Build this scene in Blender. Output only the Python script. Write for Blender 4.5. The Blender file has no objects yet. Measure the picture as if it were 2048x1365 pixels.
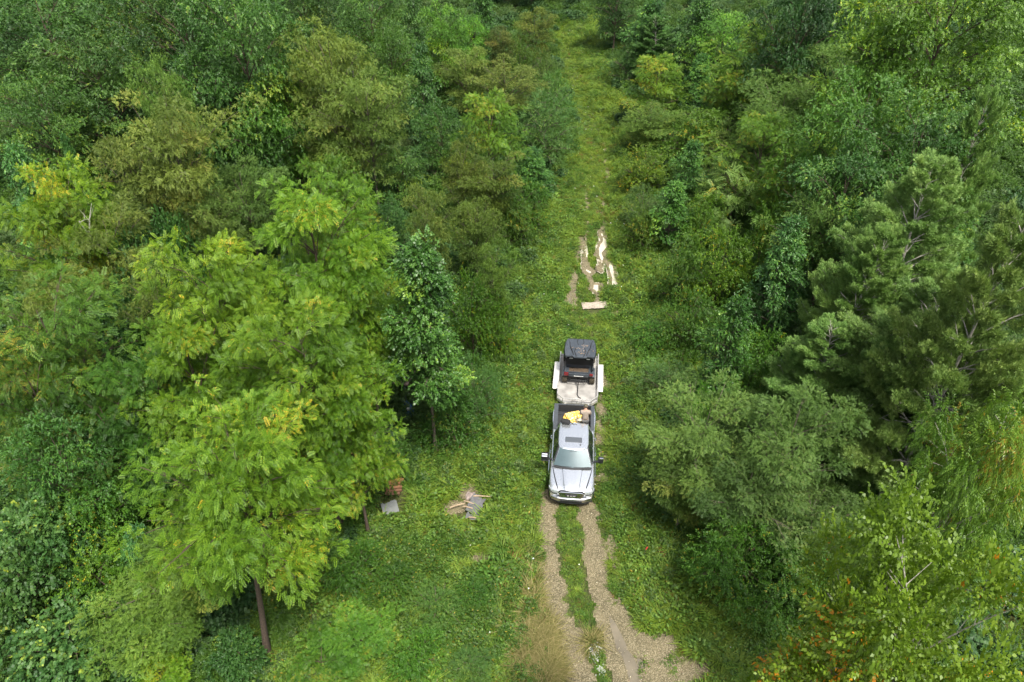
import bpy, bmesh, math, random
import numpy as np
from mathutils import Vector, Matrix

# ------------------------------------------------------------------ camera, sky, sun, exposure
SC = bpy.context.scene
COL = SC.collection
R = math.radians
F_PX, PITCH, CAM_H = 1500.0, R(37.95), 28.95      # focal length in px of a 2048 px wide frame, tilt below horizontal, height
cam = bpy.data.objects.new('camera', bpy.data.cameras.new('camera'))
COL.objects.link(cam)
cam.location = (0, 0, CAM_H)
cam.rotation_euler = (R(90) - PITCH, 0, 0)
cam.data.sensor_width = 36.0
cam.data.lens = F_PX / 2048 * 36.0
cam.data.clip_end = 2000
SC.camera = cam

SUN_EL, SUN_AZ = R(64), R(152)                    # azimuth clockwise from +y (the way the camera looks)
W = bpy.data.worlds.new("World"); SC.world = W; W.use_nodes = True
wn, wl = W.node_tree.nodes, W.node_tree.links
bg = wn['Background']
sky = wn.new('ShaderNodeTexSky'); sky.sky_type = 'NISHITA'; sky.sun_disc = False
sky.sun_elevation = SUN_EL; sky.sun_rotation = SUN_AZ
sky.air_density = 1.0; sky.dust_density = 5.0; sky.ozone_density = 1.0
hs = wn.new('ShaderNodeHueSaturation'); hs.inputs['Saturation'].default_value = 0.45   # thin cloud greys the blue
wl.new(sky.outputs[0], hs.inputs['Color']); wl.new(hs.outputs[0], bg.inputs['Color'])
bg.inputs['Strength'].default_value = 0.11
sun = bpy.data.objects.new('sun', bpy.data.lights.new('sun', 'SUN'))
COL.objects.link(sun)
sun.data.energy = 2.4; sun.data.angle = R(7); sun.data.color = (1.0, 0.95, 0.84)
_d = Vector((math.sin(SUN_AZ) * math.cos(SUN_EL), math.cos(SUN_AZ) * math.cos(SUN_EL), math.sin(SUN_EL)))
sun.rotation_euler = _d.to_track_quat('Z', 'Y').to_euler()
sun.location = (0, -10, 60)
SC.view_settings.view_transform = 'Standard'; SC.view_settings.look = 'None'
SC.view_settings.exposure = 1.22; SC.view_settings.gamma = 1
SC.render.engine = 'CYCLES'
SC.cycles.max_bounces = 5; SC.cycles.diffuse_bounces = 2; SC.cycles.glossy_bounces = 3
SC.cycles.transmission_bounces = 2; SC.cycles.transparent_max_bounces = 4

# ------------------------------------------------------------------ helpers
def at(px, py, z=0.0):
    """world point seen at a pixel of the 2048x1365 photo, at height z"""
    a = (px - 1024) / F_PX; b = (py - 682.5) / F_PX
    dz = -(math.sin(PITCH) + b * math.cos(PITCH)); dy = math.cos(PITCH) - b * math.sin(PITCH)
    t = (z - CAM_H) / dz
    return a * t, dy * t, t

def tag(o, label=None, cat=None, group=None, kind=None):
    if label: o['label'] = label
    if cat: o['category'] = cat
    if group: o['group'] = group
    if kind: o['kind'] = kind
    return o

def empty(name, loc=(0, 0, 0), rz=0.0, parent=None):
    o = bpy.data.objects.new(name, None); COL.objects.link(o)
    o.location = loc; o.rotation_euler = (0, 0, rz); o.empty_display_size = 0.3
    if parent: o.parent = parent
    return o

def put(name, me, parent=None, mat=None):
    o = bpy.data.objects.new(name, me); COL.objects.link(o)
    if mat is not None and len(me.materials) == 0: me.materials.append(mat)
    if parent: o.parent = parent
    return o

def np_mesh(name, V, Q=None, T=None, mat=None, attrs=None, smooth=False):
    """mesh from numpy vertices, quads and triangles; attrs: {name: per-face float array}"""
    me = bpy.data.meshes.new(name)
    Q = np.zeros((0, 4), int) if Q is None else np.asarray(Q)
    T = np.zeros((0, 3), int) if T is None else np.asarray(T)
    me.vertices.add(len(V)); me.vertices.foreach_set('co', np.asarray(V, np.float32).ravel())
    nl = len(Q) * 4 + len(T) * 3
    me.loops.add(nl)
    me.loops.foreach_set('vertex_index', np.concatenate([Q.ravel(), T.ravel()]).astype(np.int32))
    me.polygons.add(len(Q) + len(T))
    me.polygons.foreach_set('loop_start', np.concatenate([np.arange(len(Q)) * 4, len(Q) * 4 + np.arange(len(T)) * 3]).astype(np.int32))
    if smooth: me.polygons.foreach_set('use_smooth', np.ones(len(Q) + len(T), bool))
    me.update(calc_edges=True)
    for k, v in (attrs or {}).items():
        dom = 'POINT' if len(v) == len(V) and len(v) != len(Q) + len(T) else 'FACE'
        a = me.attributes.new(k, 'FLOAT', dom); a.data.foreach_set('value', np.asarray(v, np.float32))
    if mat is not None: me.materials.append(mat)
    return me

def tubes(lines, sides=6):
    """lines: [(points Nx3, radii N)] -> vertices, quads of tapered tubes"""
    Vs, Qs, off = [], [], 0
    ang = np.arange(sides) * 2 * np.pi / sides
    for P, r in lines:
        P = np.asarray(P, float); n = len(P)
        d = np.gradient(P, axis=0); d /= np.linalg.norm(d, axis=1)[:, None] + 1e-9
        up = np.where(np.abs(d[:, 2:3]) > .9, [[1., 0, 0]], [[0, 0, 1.]])
        a = np.cross(d, up); a /= np.linalg.norm(a, axis=1)[:, None] + 1e-9
        b = np.cross(d, a)
        ring = P[:, None] + (a[:, None] * np.cos(ang)[None, :, None] + b[:, None] * np.sin(ang)[None, :, None]) * np.asarray(r)[:, None, None]
        Vs.append(ring.reshape(-1, 3))
        i = np.arange(n - 1)[:, None] * sides; j = np.arange(sides)[None]; j2 = (j + 1) % sides
        Qs.append(np.stack([i + j, i + j2, i + sides + j2, i + sides + j], -1).reshape(-1, 4) + off)
        off += n * sides
    return np.concatenate(Vs), np.concatenate(Qs)

def vnoise(x, y, s, seed=0):
    """smooth value noise 0..1"""
    r = np.random.RandomState(seed); G = r.rand(128, 128)
    x = np.asarray(x) / s + 37.3; y = np.asarray(y) / s + 11.7
    i = np.floor(x).astype(int); j = np.floor(y).astype(int); u = x - i; v = y - j
    u = u * u * (3 - 2 * u); v = v * v * (3 - 2 * v)
    g = lambda a, b: G[a % 128, b % 128]
    return (g(i, j) * (1 - u) + g(i + 1, j) * u) * (1 - v) + (g(i, j + 1) * (1 - u) + g(i + 1, j + 1) * u) * v

# ------------------------------------------------------------------ materials
def mat_new(name):
    m = bpy.data.materials.new(name); m.use_nodes = True
    return m, m.node_tree.nodes, m.node_tree.links, m.node_tree.nodes['Principled BSDF']

def plain(name, col, rough=.5, metal=0., noise=0., nscale=8., coat=0., bump=0., spec=.5):
    m, n, l, b = mat_new(name)
    b.inputs['Base Color'].default_value = (*col, 1); b.inputs['Roughness'].default_value = rough
    b.inputs['Metallic'].default_value = metal; b.inputs['Coat Weight'].default_value = coat
    b.inputs['Coat Roughness'].default_value = .05
    b.inputs['Specular IOR Level'].default_value = spec
    tc = n.new('ShaderNodeTexCoord'); nz = n.new('ShaderNodeTexNoise')
    nz.inputs['Scale'].default_value = nscale; nz.inputs['Detail'].default_value = 6
    l.new(tc.outputs['Object'], nz.inputs['Vector'])
    mx = n.new('ShaderNodeMix'); mx.data_type = 'RGBA'; mx.blend_type = 'MULTIPLY'
    mx.inputs[0].default_value = 1; mx.inputs[6].default_value = (*col, 1)
    mr = n.new('ShaderNodeMapRange'); mr.inputs[1].default_value = .3; mr.inputs[2].default_value = .7
    mr.inputs[3].default_value = 1 - noise; mr.inputs[4].default_value = 1 + noise * .5
    l.new(nz.outputs[0], mr.inputs[0]); l.new(mr.outputs[0], mx.inputs[7]); l.new(mx.outputs[2], b.inputs['Base Color'])
    if bump:
        bp = n.new('ShaderNodeBump'); bp.inputs['Strength'].default_value = bump; bp.inputs['Distance'].default_value = .02
        l.new(nz.outputs[0], bp.inputs['Height']); l.new(bp.outputs[0], b.inputs['Normal'])
    return m

def leaf_mat(name, stops, transl=.35, rough=.5, spec=.35, rnd=.18, patch=0):
    """stops: [(position, rgb)] over the per-leaf 'tint'"""
    m, n, l, b = mat_new(name)
    a = n.new('ShaderNodeAttribute'); a.attribute_name = 'tint'
    cr = n.new('ShaderNodeValToRGB')
    while len(cr.color_ramp.elements) < len(stops): cr.color_ramp.elements.new(.5)
    for e, (p, c) in zip(cr.color_ramp.elements, stops):
        g = c[0] * .3 + c[1] * .6 + c[2] * .1; k = .03
        e.position = p; e.color = (c[0] * (1 - k) + g * k * 1.15, c[1] * (1 - k) * .97 + g * k, c[2] * (1 - k) + g * k * .6, 1)
    l.new(a.outputs['Fac'], cr.inputs[0])
    oi = n.new('ShaderNodeObjectInfo')
    mx = n.new('ShaderNodeMix'); mx.data_type = 'RGBA'; mx.blend_type = 'MULTIPLY'; mx.inputs[0].default_value = 1
    l.new(cr.outputs[0], mx.inputs[6]); l.new(oi.outputs['Color'], mx.inputs[7])
    hv = n.new('ShaderNodeHueSaturation')
    mr = n.new('ShaderNodeMapRange'); mr.inputs[3].default_value = 1 - rnd; mr.inputs[4].default_value = 1 + rnd
    l.new(oi.outputs['Random'], mr.inputs[0]); l.new(mr.outputs[0], hv.inputs['Value'])
    l.new(mx.outputs[2], hv.inputs['Color'])
    if patch:      # patches of yellower and bluer plants across the clearing
        ge = n.new('ShaderNodeNewGeometry'); nz = n.new('ShaderNodeTexNoise'); nz.inputs['Scale'].default_value = .42; nz.inputs['Detail'].default_value = 5; nz.inputs['Roughness'].default_value = .65
        l.new(ge.outputs['Position'], nz.inputs['Vector'])
        pr = n.new('ShaderNodeValToRGB'); e = pr.color_ramp.elements; e[0].position = .33; e[0].color = (.55, .74, .72, 1); e[1].position = .66; e[1].color = (1.12, 1.10, .85, 1)
        q = e.new(.5); q.color = (1, 1, 1, 1)
        l.new(nz.outputs[0], pr.inputs[0])
        m3 = n.new('ShaderNodeMix'); m3.data_type = 'RGBA'; m3.blend_type = 'MULTIPLY'; m3.inputs[0].default_value = 1
        l.new(hv.outputs[0], m3.inputs[6]); l.new(pr.outputs[0], m3.inputs[7]); hv = n.new('ShaderNodeGamma'); hv.inputs[1].default_value = 1.0
        l.new(m3.outputs[2], hv.inputs[0])
    l.new(hv.outputs[0], b.inputs['Base Color'])
    b.inputs['Roughness'].default_value = rough; b.inputs['Specular IOR Level'].default_value = spec
    tr = n.new('ShaderNodeBsdfTranslucent'); sc = n.new('ShaderNodeMix'); sc.data_type = 'RGBA'; sc.blend_type = 'MULTIPLY'
    sc.inputs[0].default_value = 1; sc.inputs[7].default_value = (1.25, 1.35, .6, 1)
    l.new(hv.outputs[0], sc.inputs[6]); l.new(sc.outputs[2], tr.inputs['Color'])
    ms = n.new('ShaderNodeMixShader'); ms.inputs[0].default_value = transl
    l.new(b.outputs[0], ms.inputs[1]); l.new(tr.outputs[0], ms.inputs[2])
    l.new(ms.outputs[0], n['Material Output'].inputs['Surface'])
    return m

LM = {
 'walnut': leaf_mat('walnut_leaves', [(0, (.050, .120, .010)), (.45, (.115, .225, .016)), (.88, (.205, .315, .024)), (.985, (.30, .37, .03)), (1, (.46, .33, .03))], .30),
 'locust': leaf_mat('locust_leaves', [(0, (.042, .084, .016)), (.5, (.102, .165, .032)), (.93, (.180, .255, .058)), (1, (.25, .24, .07))], .25, .6),
 'tulip':  leaf_mat('tulip_leaves', [(0, (.020, .066, .014)), (.5, (.046, .122, .026)), (.94, (.095, .205, .042)), (1, (.20, .32, .05))], .2, .42, .4),
 'oak':    leaf_mat('oak_leaves', [(0, (.024, .068, .012)), (.5, (.056, .126, .021)), (.93, (.110, .205, .032)), (1, (.26, .30, .03))], .22, .5, .4),
 'pine':   leaf_mat('pine_needles', [(0, (.065, .135, .036)), (.6, (.135, .225, .065)), (1, (.220, .310, .10))], .2, .6, .3),
 'cherry': leaf_mat('cherry_leaves', [(0, (.045, .110, .014)), (.5, (.095, .185, .024)), (.88, (.155, .250, .034)), (.985, (.20, .24, .03)), (1, (.24, .16, .02))], .35, .42, .5),
 'redbud': leaf_mat('redbud_leaves', [(0, (.080, .160, .012)), (.5, (.130, .235, .020)), (.93, (.185, .290, .028)), (.992, (.28, .33, .03)), (1, (.62, .26, .015))], .38, .45, .5),
 'shrub':  leaf_mat('shrub_leaves', [(0, (.035, .085, .018)), (.5, (.072, .135, .032)), (.93, (.135, .195, .058)), (1, (.22, .25, .06))], .28, .55),
 'bush':   leaf_mat('bush_leaves', [(0, (.026, .074, .009)), (.5, (.060, .138, .014)), (.95, (.110, .205, .024)), (1, (.30, .24, .02))], .32, .5),
 'sumac':  leaf_mat('sumac_leaves', [(0, (.090, .180, .040)), (.5, (.160, .270, .070)), (.9, (.240, .350, .100)), (1, (.45, .33, .05))], .35, .5),
 'vine':   leaf_mat('vine_leaves', [(0, (.018, .058, .016)), (.5, (.038, .098, .026)), (.95, (.075, .150, .038)), (1, (.22, .28, .04))], .2, .5, .3),
 'grass':  leaf_mat('grass_blades', [(0, (.075, .145, .015)), (.5, (.155, .245, .026)), (.9, (.235, .315, .044)), (1, (.30, .27, .08))], .35, .6, .3, .35, patch=1),
 'weed':   leaf_mat('weed_leaves', [(0, (.040, .105, .011)), (.5, (.090, .180, .020)), (.93, (.160, .265, .034)), (1, (.26, .22, .03))], .33, .55, .35, .35, patch=1),
 'dry':    leaf_mat('dry_grass', [(0, (.11, .14, .03)), (.5, (.24, .22, .08)), (1, (.38, .32, .15))], .3, .7, .2, .2),
 'red':    leaf_mat('reddish_weed', [(0, (.12, .07, .025)), (.5, (.20, .11, .035)), (1, (.13, .17, .03))], .3, .7, .2, .2),
}
BARK = {
 'grey': plain('grey_bark', (.13, .105, .08), .9, noise=.5, nscale=14, bump=.6),
 'brown': plain('brown_bark', (.085, .06, .042), .9, noise=.5, nscale=14, bump=.6),
 'pale': plain('pale_lichened_bark', (.36, .34, .29), .85, noise=.45, nscale=10, bump=.4),
}

# ------------------------------------------------------------------ leaf sprays: template V (k,4,3) of leaf quads in a frame x = along, z = up
def leaf_quads(base, d, nrm, L, Wd, fold=.12):
    """base (k,3), direction d, normal nrm, length, width -> (k,4,3)"""
    d = d / (np.linalg.norm(d, axis=1)[:, None] + 1e-9)
    s = np.cross(nrm, d); s /= np.linalg.norm(s, axis=1)[:, None] + 1e-9
    nn = np.cross(d, s)
    L = np.broadcast_to(L, (len(base),))[:, None]; Wd = np.broadcast_to(Wd, (len(base),))[:, None]
    m = base + d * L * .45
    return np.stack([base, m + s * Wd * .5 + nn * L * fold, base + d * L, m - s * Wd * .5 + nn * L * fold], 1)

def t_pinnate(r, n=6, rach=.55, ll=.17, lw=.06, droop=.6):
    b, d, nr = [], [], []
    for i in range(n):
        t = (i + 1.2) / (n + .6); x = rach * t; z = -droop * rach * t * t * .8
        for s in (-1, 1):
            b.append((x, s * .01, z)); d.append((.40 + .45 * t, s * 1.0, -.12 - .35 * droop * t + r.uniform(-.14, .14))); nr.append((.15, -s * .15, 1))
    b.append((rach, 0, -droop * rach * .8)); d.append((1, 0, -.9 * droop)); nr.append((.5, 0, 1))
    sc = np.ones(len(b)) * ll; sc *= r.uniform(.85, 1.1, len(b))
    return leaf_quads(np.array(b), np.array(d), np.array(nr), sc, sc * lw / ll, .06)

def t_twig(r, n=9, tw=.4, ll=.10, lw=.075, droop=.2, spread=1.0):
    t = (np.arange(n) + r.rand(n) * .6) / n
    b = np.stack([tw * t, r.uniform(-.03, .03, n), -droop * tw * t * t + r.uniform(-.02, .02, n)], 1)
    s = np.where(np.arange(n) % 2, 1, -1)
    d = np.stack([.5 + t * .6, s * spread * r.uniform(.4, 1.1, n), r.uniform(-.5, .35, n) - droop], 1)
    nr = np.stack([r.uniform(-.5, .5, n), r.uniform(-.5, .5, n), np.ones(n)], 1)
    sc = r.uniform(.7, 1.2, n)
    return leaf_quads(b, d, nr, ll * sc, lw * sc, .08)

def t_needles(r, n=16, ll=.20, lw=.014):
    ph = r.rand(n) * 2 * np.pi; sp = r.uniform(.25, 1.0, n)
    b = np.stack([r.uniform(-.15, .05, n), r.uniform(-.02, .02, n), r.uniform(-.02, .02, n)], 1)
    d = np.stack([np.ones(n) * .7, np.cos(ph) * sp, np.sin(ph) * sp + .15], 1)
    nr = r.uniform(-1, 1, (n, 3)) + [0, 0, 1]
    return leaf_quads(b, d, nr, ll * r.uniform(.8, 1.15, n), lw, 0)

def t_lance(r, n=11, tw=.5, ll=.14, lw=.042):
    """drooping lance-shaped leaves along an arching twig"""
    t = (np.arange(n) + .3) / n
    b = np.stack([tw * t, np.zeros(n), -.35 * tw * t * t], 1)
    s = np.where(np.arange(n) % 2, 1, -1)
    d = np.stack([.5 + .5 * t, s * r.uniform(.3, .9, n), r.uniform(-1.1, -.35, n)], 1)
    nr = np.stack([r.uniform(.2, .8, n), s * .5, np.ones(n)], 1)
    return leaf_quads(b, d, nr, ll * r.uniform(.8, 1.15, n), lw, .1)

def sprays(r, P, D, size, temps, tint, roll=.5):
    """place random templates at points P pointing along D -> V, Q, tint per face"""
    D = D / (np.linalg.norm(D, axis=1)[:, None] + 1e-9)
    up = np.array([[0, 0, 1.]]) + r.normal(0, roll * .5, D.shape)
    y = np.cross(up, D); y /= np.linalg.norm(y, axis=1)[:, None] + 1e-9
    z = np.cross(D, y); M = np.stack([D, y, z], 2)            # columns
    Vs, Ts = [], []
    pick = r.randint(0, len(temps), len(P))
    for k, T in enumerate(temps):
        idx = np.where(pick == k)[0]
        if not len(idx): continue
        V = np.einsum('nij,kj->nki', M[idx], T.reshape(-1, 3)) * size[idx][:, None, None] + P[idx][:, None]
        Vs.append(V.reshape(-1, 3))
        Ts.append(np.clip(tint[idx][:, None] + r.normal(0, .11, (len(idx), len(T))), 0, 1).ravel())
    V = np.concatenate(Vs); T = np.concatenate(Ts)
    return V, np.arange(len(V)).reshape(-1, 4), T

# ------------------------------------------------------------------ trees
def grow(seed, H, Rc, zb, prof, nb, up, nclump, crad, nspray, temps, ssize, flat=.55, droop=.3, wob=.25, r0=None, lean=0., gap=0., roll=.5, out=.7, hidden_trunk=1.0, tintb=.5, tipjit=.28, jit=.45):
    """returns (trunk verts, quads), (leaf verts, quads, tint)"""
    r = np.random.RandomState(seed)
    r0 = r0 or H * .014
    nt = 9; tz = np.linspace(0, 1, nt)
    wx = np.cumsum(r.normal(0, wob * .12, nt)); wy = np.cumsum(r.normal(0, wob * .12, nt))
    TP = np.stack([wx * tz + lean * tz, wy * tz, tz * H * .93], 1); TR = r0 * (1 - tz * .86) * np.where(tz < .02, 1.35, 1)
    lines = [(TP, TR)]
    P, D, TI = [], [], []
    ipos = lambda z: np.array([np.interp(z, TP[:, 2], TP[:, k]) for k in range(3)])
    for i in range(nb):
        u = (i + .5) / nb
        z = zb + (H * .985 - zb) * u ** .85
        L = Rc * prof(u) * r.uniform(.60, 1.22)
        if r.rand() < gap: L *= .45
        az = i * 2.39996 + r.uniform(-.5, .5)
        rise = (up + u * .9) * L * r.uniform(.7, 1.3)
        za = max(zb * .75, min(z - rise * .75, H * .9))
        A = ipos(za); dirh = np.array([math.cos(az), math.sin(az), 0])
        E = np.array([A[0], A[1], 0]) + dirh * L; E[2] = z
        t = np.linspace(0, 1, 6)[:, None]
        C = (A + E) / 2 + np.array([0, 0, .22 * L]) + r.normal(0, .06 * L, 3)
        B = (1 - t) ** 2 * A + 2 * t * (1 - t) * C + t * t * E
        br = np.interp(za, TP[:, 2], TR) * .55
        lines.append((B, br * (1 - t[:, 0] * .85) + .008))
        nc = max(2, int(round(nclump * (.5 + .7 * L / Rc))))
        btint = r.normal(tintb, .17)
        for c in range(nc):
            tt = 1 - .62 * (c / nc) ** 1.1 if c else 1.0
            cp = (1 - tt) ** 2 * A + 2 * tt * (1 - tt) * C + tt * tt * E + r.normal(0, .11 * L + .06 * Rc, 3) * (1, 1, .55)
            lines.append((np.stack([(1 - tt * .7) ** 2 * A + 2 * tt * .7 * (1 - tt * .7) * C + (tt * .7) ** 2 * E, (cp + B[-2]) / 2 * .3 + cp * .7]), np.array([br * .35 + .008, .008])))
            cr = crad * Rc * r.uniform(.6, 1.25) * (1 if c else .85)
            n = int(nspray * (cr / (crad * Rc)) ** 2 * r.uniform(.8, 1.2)) + 3
            v = r.normal(0, 1, (n, 3)); v[:, 2] = np.abs(v[:, 2]) * 1.1 - .25
            v /= np.linalg.norm(v, axis=1)[:, None]
            rad = cr * r.uniform(.45, 1.0, n) ** .5 * (1 + tipjit * .4 * r.normal(0, 1, n))
            p = cp + v * rad[:, None] * (1, 1, flat)
            d = v * out + dirh * .45 + np.array([0, 0, -droop]) + r.normal(0, jit, (n, 3))
            P.append(p); D.append(d)
            TI.append(np.clip(btint + r.normal(0, .07) + r.normal(0, .12, n), 0, 1) + (r.rand(n) < .008) * .32)
    P = np.concatenate(P); D = np.concatenate(D); TI = np.concatenate(TI)
    k = P[:, 2] > .15; P, D, TI = P[k], D[k], TI[k]
    sz = ssize * r.uniform(.75, 1.2, len(P))
    return tubes(lines, 5), sprays(r, P, D, sz, temps, TI, roll)

rr = np.random.RandomState(5)
T_WAL = [t_pinnate(rr, 6, .48, .155, .062, .5), t_pinnate(rr, 5, .40, .15, .058, .7), t_pinnate(rr, 6, .52, .155, .058, .35)]
T_LOC = [t_pinnate(rr, 6, .24, .062, .042, .5), t_twig(rr, 12, .32, .062, .045, .3), t_pinnate(rr, 7, .28, .06, .04, .8)]
T_TUL = [t_twig(rr, 8, .42, .15, .14, .3), t_twig(rr, 7, .36, .14, .13, .5)]
T_OAK = [t_twig(rr, 10, .40, .125, .085, .25), t_twig(rr, 9, .34, .12, .075, .45)]
T_PIN = [t_needles(rr, 20, .20, .024), t_needles(rr, 18, .18, .024)]
T_CHE = [t_lance(rr, 10, .5, .15, .048), t_lance(rr, 12, .58, .15, .045)]
T_RED = [t_twig(rr, 9, .55, .13, .085, .25, .9), t_twig(rr, 10, .62, .14, .09, .15, .8)]
T_SHR = [t_twig(rr, 12, .34, .075, .035, .15), t_twig(rr, 11, .3, .07, .035, .0)]
T_BSH = [t_twig(rr, 10, .36, .10, .06, .25), t_twig(rr, 9, .3, .09, .06, .4)]
T_SUM = [t_pinnate(rr, 7, .62, .15, .05, .35), t_pinnate(rr, 7, .55, .15, .05, .6)]
T_VIN = [t_twig(rr, 7, .3, .13, .13, .1, 1.2), t_twig(rr, 6, .26, .12, .12, .2, 1.2)]

round_p = lambda u: math.sqrt(max(0.06, 1 - (u * 1.08 - .42) ** 2 * 1.75))
cone_p = lambda u: max(.10, (1 - u) ** .75 * 1.0) * (1 if u > .12 else .8)
dome_p = lambda u: math.sqrt(max(.04, 1 - u ** 2.4))
vase_p = lambda u: (.55 + .6 * u) if u < .7 else max(.15, .97 * math.sqrt(max(.02, 1 - ((u - .7) / .33) ** 2)))

# species: nominal height, crown radius, kwargs, leaf material, bark
SPEC = {
 'tulipstem': dict(H=12.9, Rc=2.6, zb=4.4, prof=cone_p, nb=46, up=.30, nclump=5, crad=.22, nspray=34, temps=T_TUL, ssize=.85, flat=.6, droop=.15, bark='grey', nv=1, r0=.13, wob=.1),
 'walnut': dict(H=12, Rc=3.6, zb=3.5, prof=round_p, nb=26, up=.45, nclump=4, crad=.27, nspray=56, temps=T_WAL, ssize=.80, flat=.45, droop=.12, roll=.7, bark='brown', nv=3),
 'locust': dict(H=11, Rc=3.6, zb=3.6, prof=vase_p, nb=26, up=.55, nclump=4, crad=.28, nspray=150, temps=T_LOC, ssize=.92, flat=.36, droop=.0, roll=.9, jit=.7, bark='grey', nv=4, gap=.15),
 'tulip':  dict(H=11, Rc=2.9, zb=2.0, prof=cone_p, nb=36, up=.30, nclump=4, crad=.25, nspray=34, temps=T_TUL, ssize=.88, flat=.7, droop=.2, bark='grey', nv=3),
 'oak':    dict(H=13, Rc=4.3, zb=3.0, prof=round_p, nb=30, up=.35, nclump=4, crad=.27, nspray=68, temps=T_OAK, ssize=.92, jit=.6, flat=.55, droop=.12, roll=.7, bark='brown', nv=4),
 'shrub':  dict(H=3.4, Rc=2.0, zb=.3, prof=dome_p, nb=20, up=.5, nclump=3, crad=.36, nspray=36, temps=T_SHR, ssize=1.0, flat=.6, droop=.0, bark='grey', nv=3, r0=.04),
 'bush':   dict(H=3.2, Rc=1.9, zb=.25, prof=dome_p, nb=18, up=.45, nclump=3, crad=.38, nspray=32, temps=T_BSH, ssize=1.0, flat=.65, droop=.2, bark='brown', nv=3, r0=.04),
 'sumac':  dict(H=4.5, Rc=1.9, zb=2.4, prof=vase_p, nb=13, up=.6, nclump=2, crad=.30, nspray=15, temps=T_SUM, ssize=1.1, flat=.35, droop=.1, bark='brown', nv=1, r0=.06),
 'vine':   dict(H=3.0, Rc=1.9, zb=.1, prof=dome_p, nb=22, up=.35, nclump=4, crad=.30, nspray=44, temps=T_VIN, ssize=.72, flat=.6, droop=.3, bark='brown', nv=2, r0=.04),
 'cherry': dict(H=18, Rc=4.0, zb=5.0, prof=round_p, nb=38, up=.40, nclump=7, crad=.22, nspray=44, temps=T_CHE, ssize=1.15, flat=.6, droop=.4, bark='pale', nv=1, r0=.2),
 'redbud': dict(H=21, Rc=3.4, zb=10.0, prof=round_p, nb=36, up=.40, nclump=7, crad=.21, nspray=46, temps=T_RED, ssize=.95, flat=.55, droop=.15, bark='pale', nv=1, r0=.2),
 'bigwalnut': dict(H=13, Rc=3.4, zb=4.2, prof=round_p, nb=34, up=.45, nclump=5, crad=.235, nspray=66, temps=T_WAL, ssize=.70, flat=.42, droop=.10, roll=.7, bark='brown', nv=3, r0=.18),
 'frontwalnut': dict(H=12.5, Rc=3.7, zb=6.0, prof=round_p, nb=36, up=.35, nclump=5, crad=.215, nspray=72, temps=T_WAL, ssize=.66, flat=.42, droop=.12, roll=.7, bark='brown', nv=1, r0=.22, lean=2.3),
}
LEAF_OF = {'bigwalnut': 'walnut', 'frontwalnut': 'walnut', 'tulipstem': 'tulip'}
PROTO = {}
def proto(sp):
    if sp in PROTO: return PROTO[sp]
    s = dict(SPEC[sp]); bark = s.pop('bark'); nv = s.pop('nv'); res = []
    for v in range(nv):
        (tv, tq), (lv, lq, ti) = grow(hash_of(sp) + v * 17, **s)
        res.append((np_mesh(sp + '_trunk', tv, tq, mat=BARK[bark], smooth=True),
                    np_mesh(sp + '_crown', lv, lq, mat=LM[LEAF_OF.get(sp, sp)], attrs={'tint': ti})))
    PROTO[sp] = (s['H'], s['Rc'], res)
    return PROTO[sp]
def hash_of(s): return sum(ord(c) * (i + 1) for i, c in enumerate(s)) % 9973
def gz(x, y): return 0.0

# pine with long horizontal boughs, built apart from the broadleaf ones
def grow_pine(seed, H, Rc, zb, tiers, lean=0.):
    r = np.random.RandomState(seed)
    tz = np.linspace(0, 1, 10)
    TP = np.stack([lean * tz ** 1.5 + np.cumsum(r.normal(0, .05, 10)), np.cumsum(r.normal(0, .05, 10)), tz * H * .98], 1); TR = .2 * (1 - tz * .9)
    lines = [(TP, TR)]; P, D, TI = [], [], []
    ip = lambda z: np.array([np.interp(z, TP[:, 2], TP[:, k]) for k in range(3)])
    for i in range(tiers):
        u = (i + .5) / tiers; z0 = zb + (H * .97 - zb) * u
        for k in range(5):
            az = k * 1.2566 + i * .7 + r.uniform(-.3, .3)
            L = Rc * (1 - u) ** .65 * r.uniform(.6, 1.15) + .35
            if r.rand() < .12: continue
            dh = np.array([math.cos(az), math.sin(az), 0]); A = ip(z0)
            t = np.linspace(0, 1, 7)
            B = A + dh * (L * t)[:, None] + np.array([0, 0, 1.]) * (L * (.30 * t - .10 * t * t) + u * L * t * .5)[:, None] + r.normal(0, .03 * L, (7, 3)) * t[:, None]
            lines.append((B, .024 * (1 - t * .85) * (1 + L / 4)))
            nsub = int(5 + L * 5.0); bt = r.normal(.55, .12)
            side = np.cross(dh, [0, 0, 1.])
            for q in range(nsub):
                tq = .30 + .70 * (q + r.rand()) / nsub
                bp = np.array([np.interp(tq, t, B[:, j]) for j in range(3)])
                sl = (1.15 - tq) * L * .42 * r.uniform(.5, 1.2) + .2
                sd = dh * .8 + side * (1 if q % 2 else -1) * r.uniform(.4, 1.) + np.array([0, 0, .25]); sd /= np.linalg.norm(sd)
                ep = bp + sd * sl
                lines.append((np.stack([bp, ep]), np.array([.009, .004])))
                nn = int(5 + sl * 13)
                s = r.uniform(.25, 1.05, nn)[:, None]
                P.append(bp + sd * sl * s + r.normal(0, .06 + .05 * sl, (nn, 3))); D.append(sd + r.normal(0, .3, (nn, 3)) + np.array([0, 0, .3])); TI.append(np.clip(bt + r.normal(0, .15, nn), 0, 1))
    P = np.concatenate(P); D = np.concatenate(D); TI = np.concatenate(TI)
    return tubes(lines, 5), sprays(r, P, D, r.uniform(.85, 1.3, len(P)), T_PIN, TI, .3)
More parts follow.
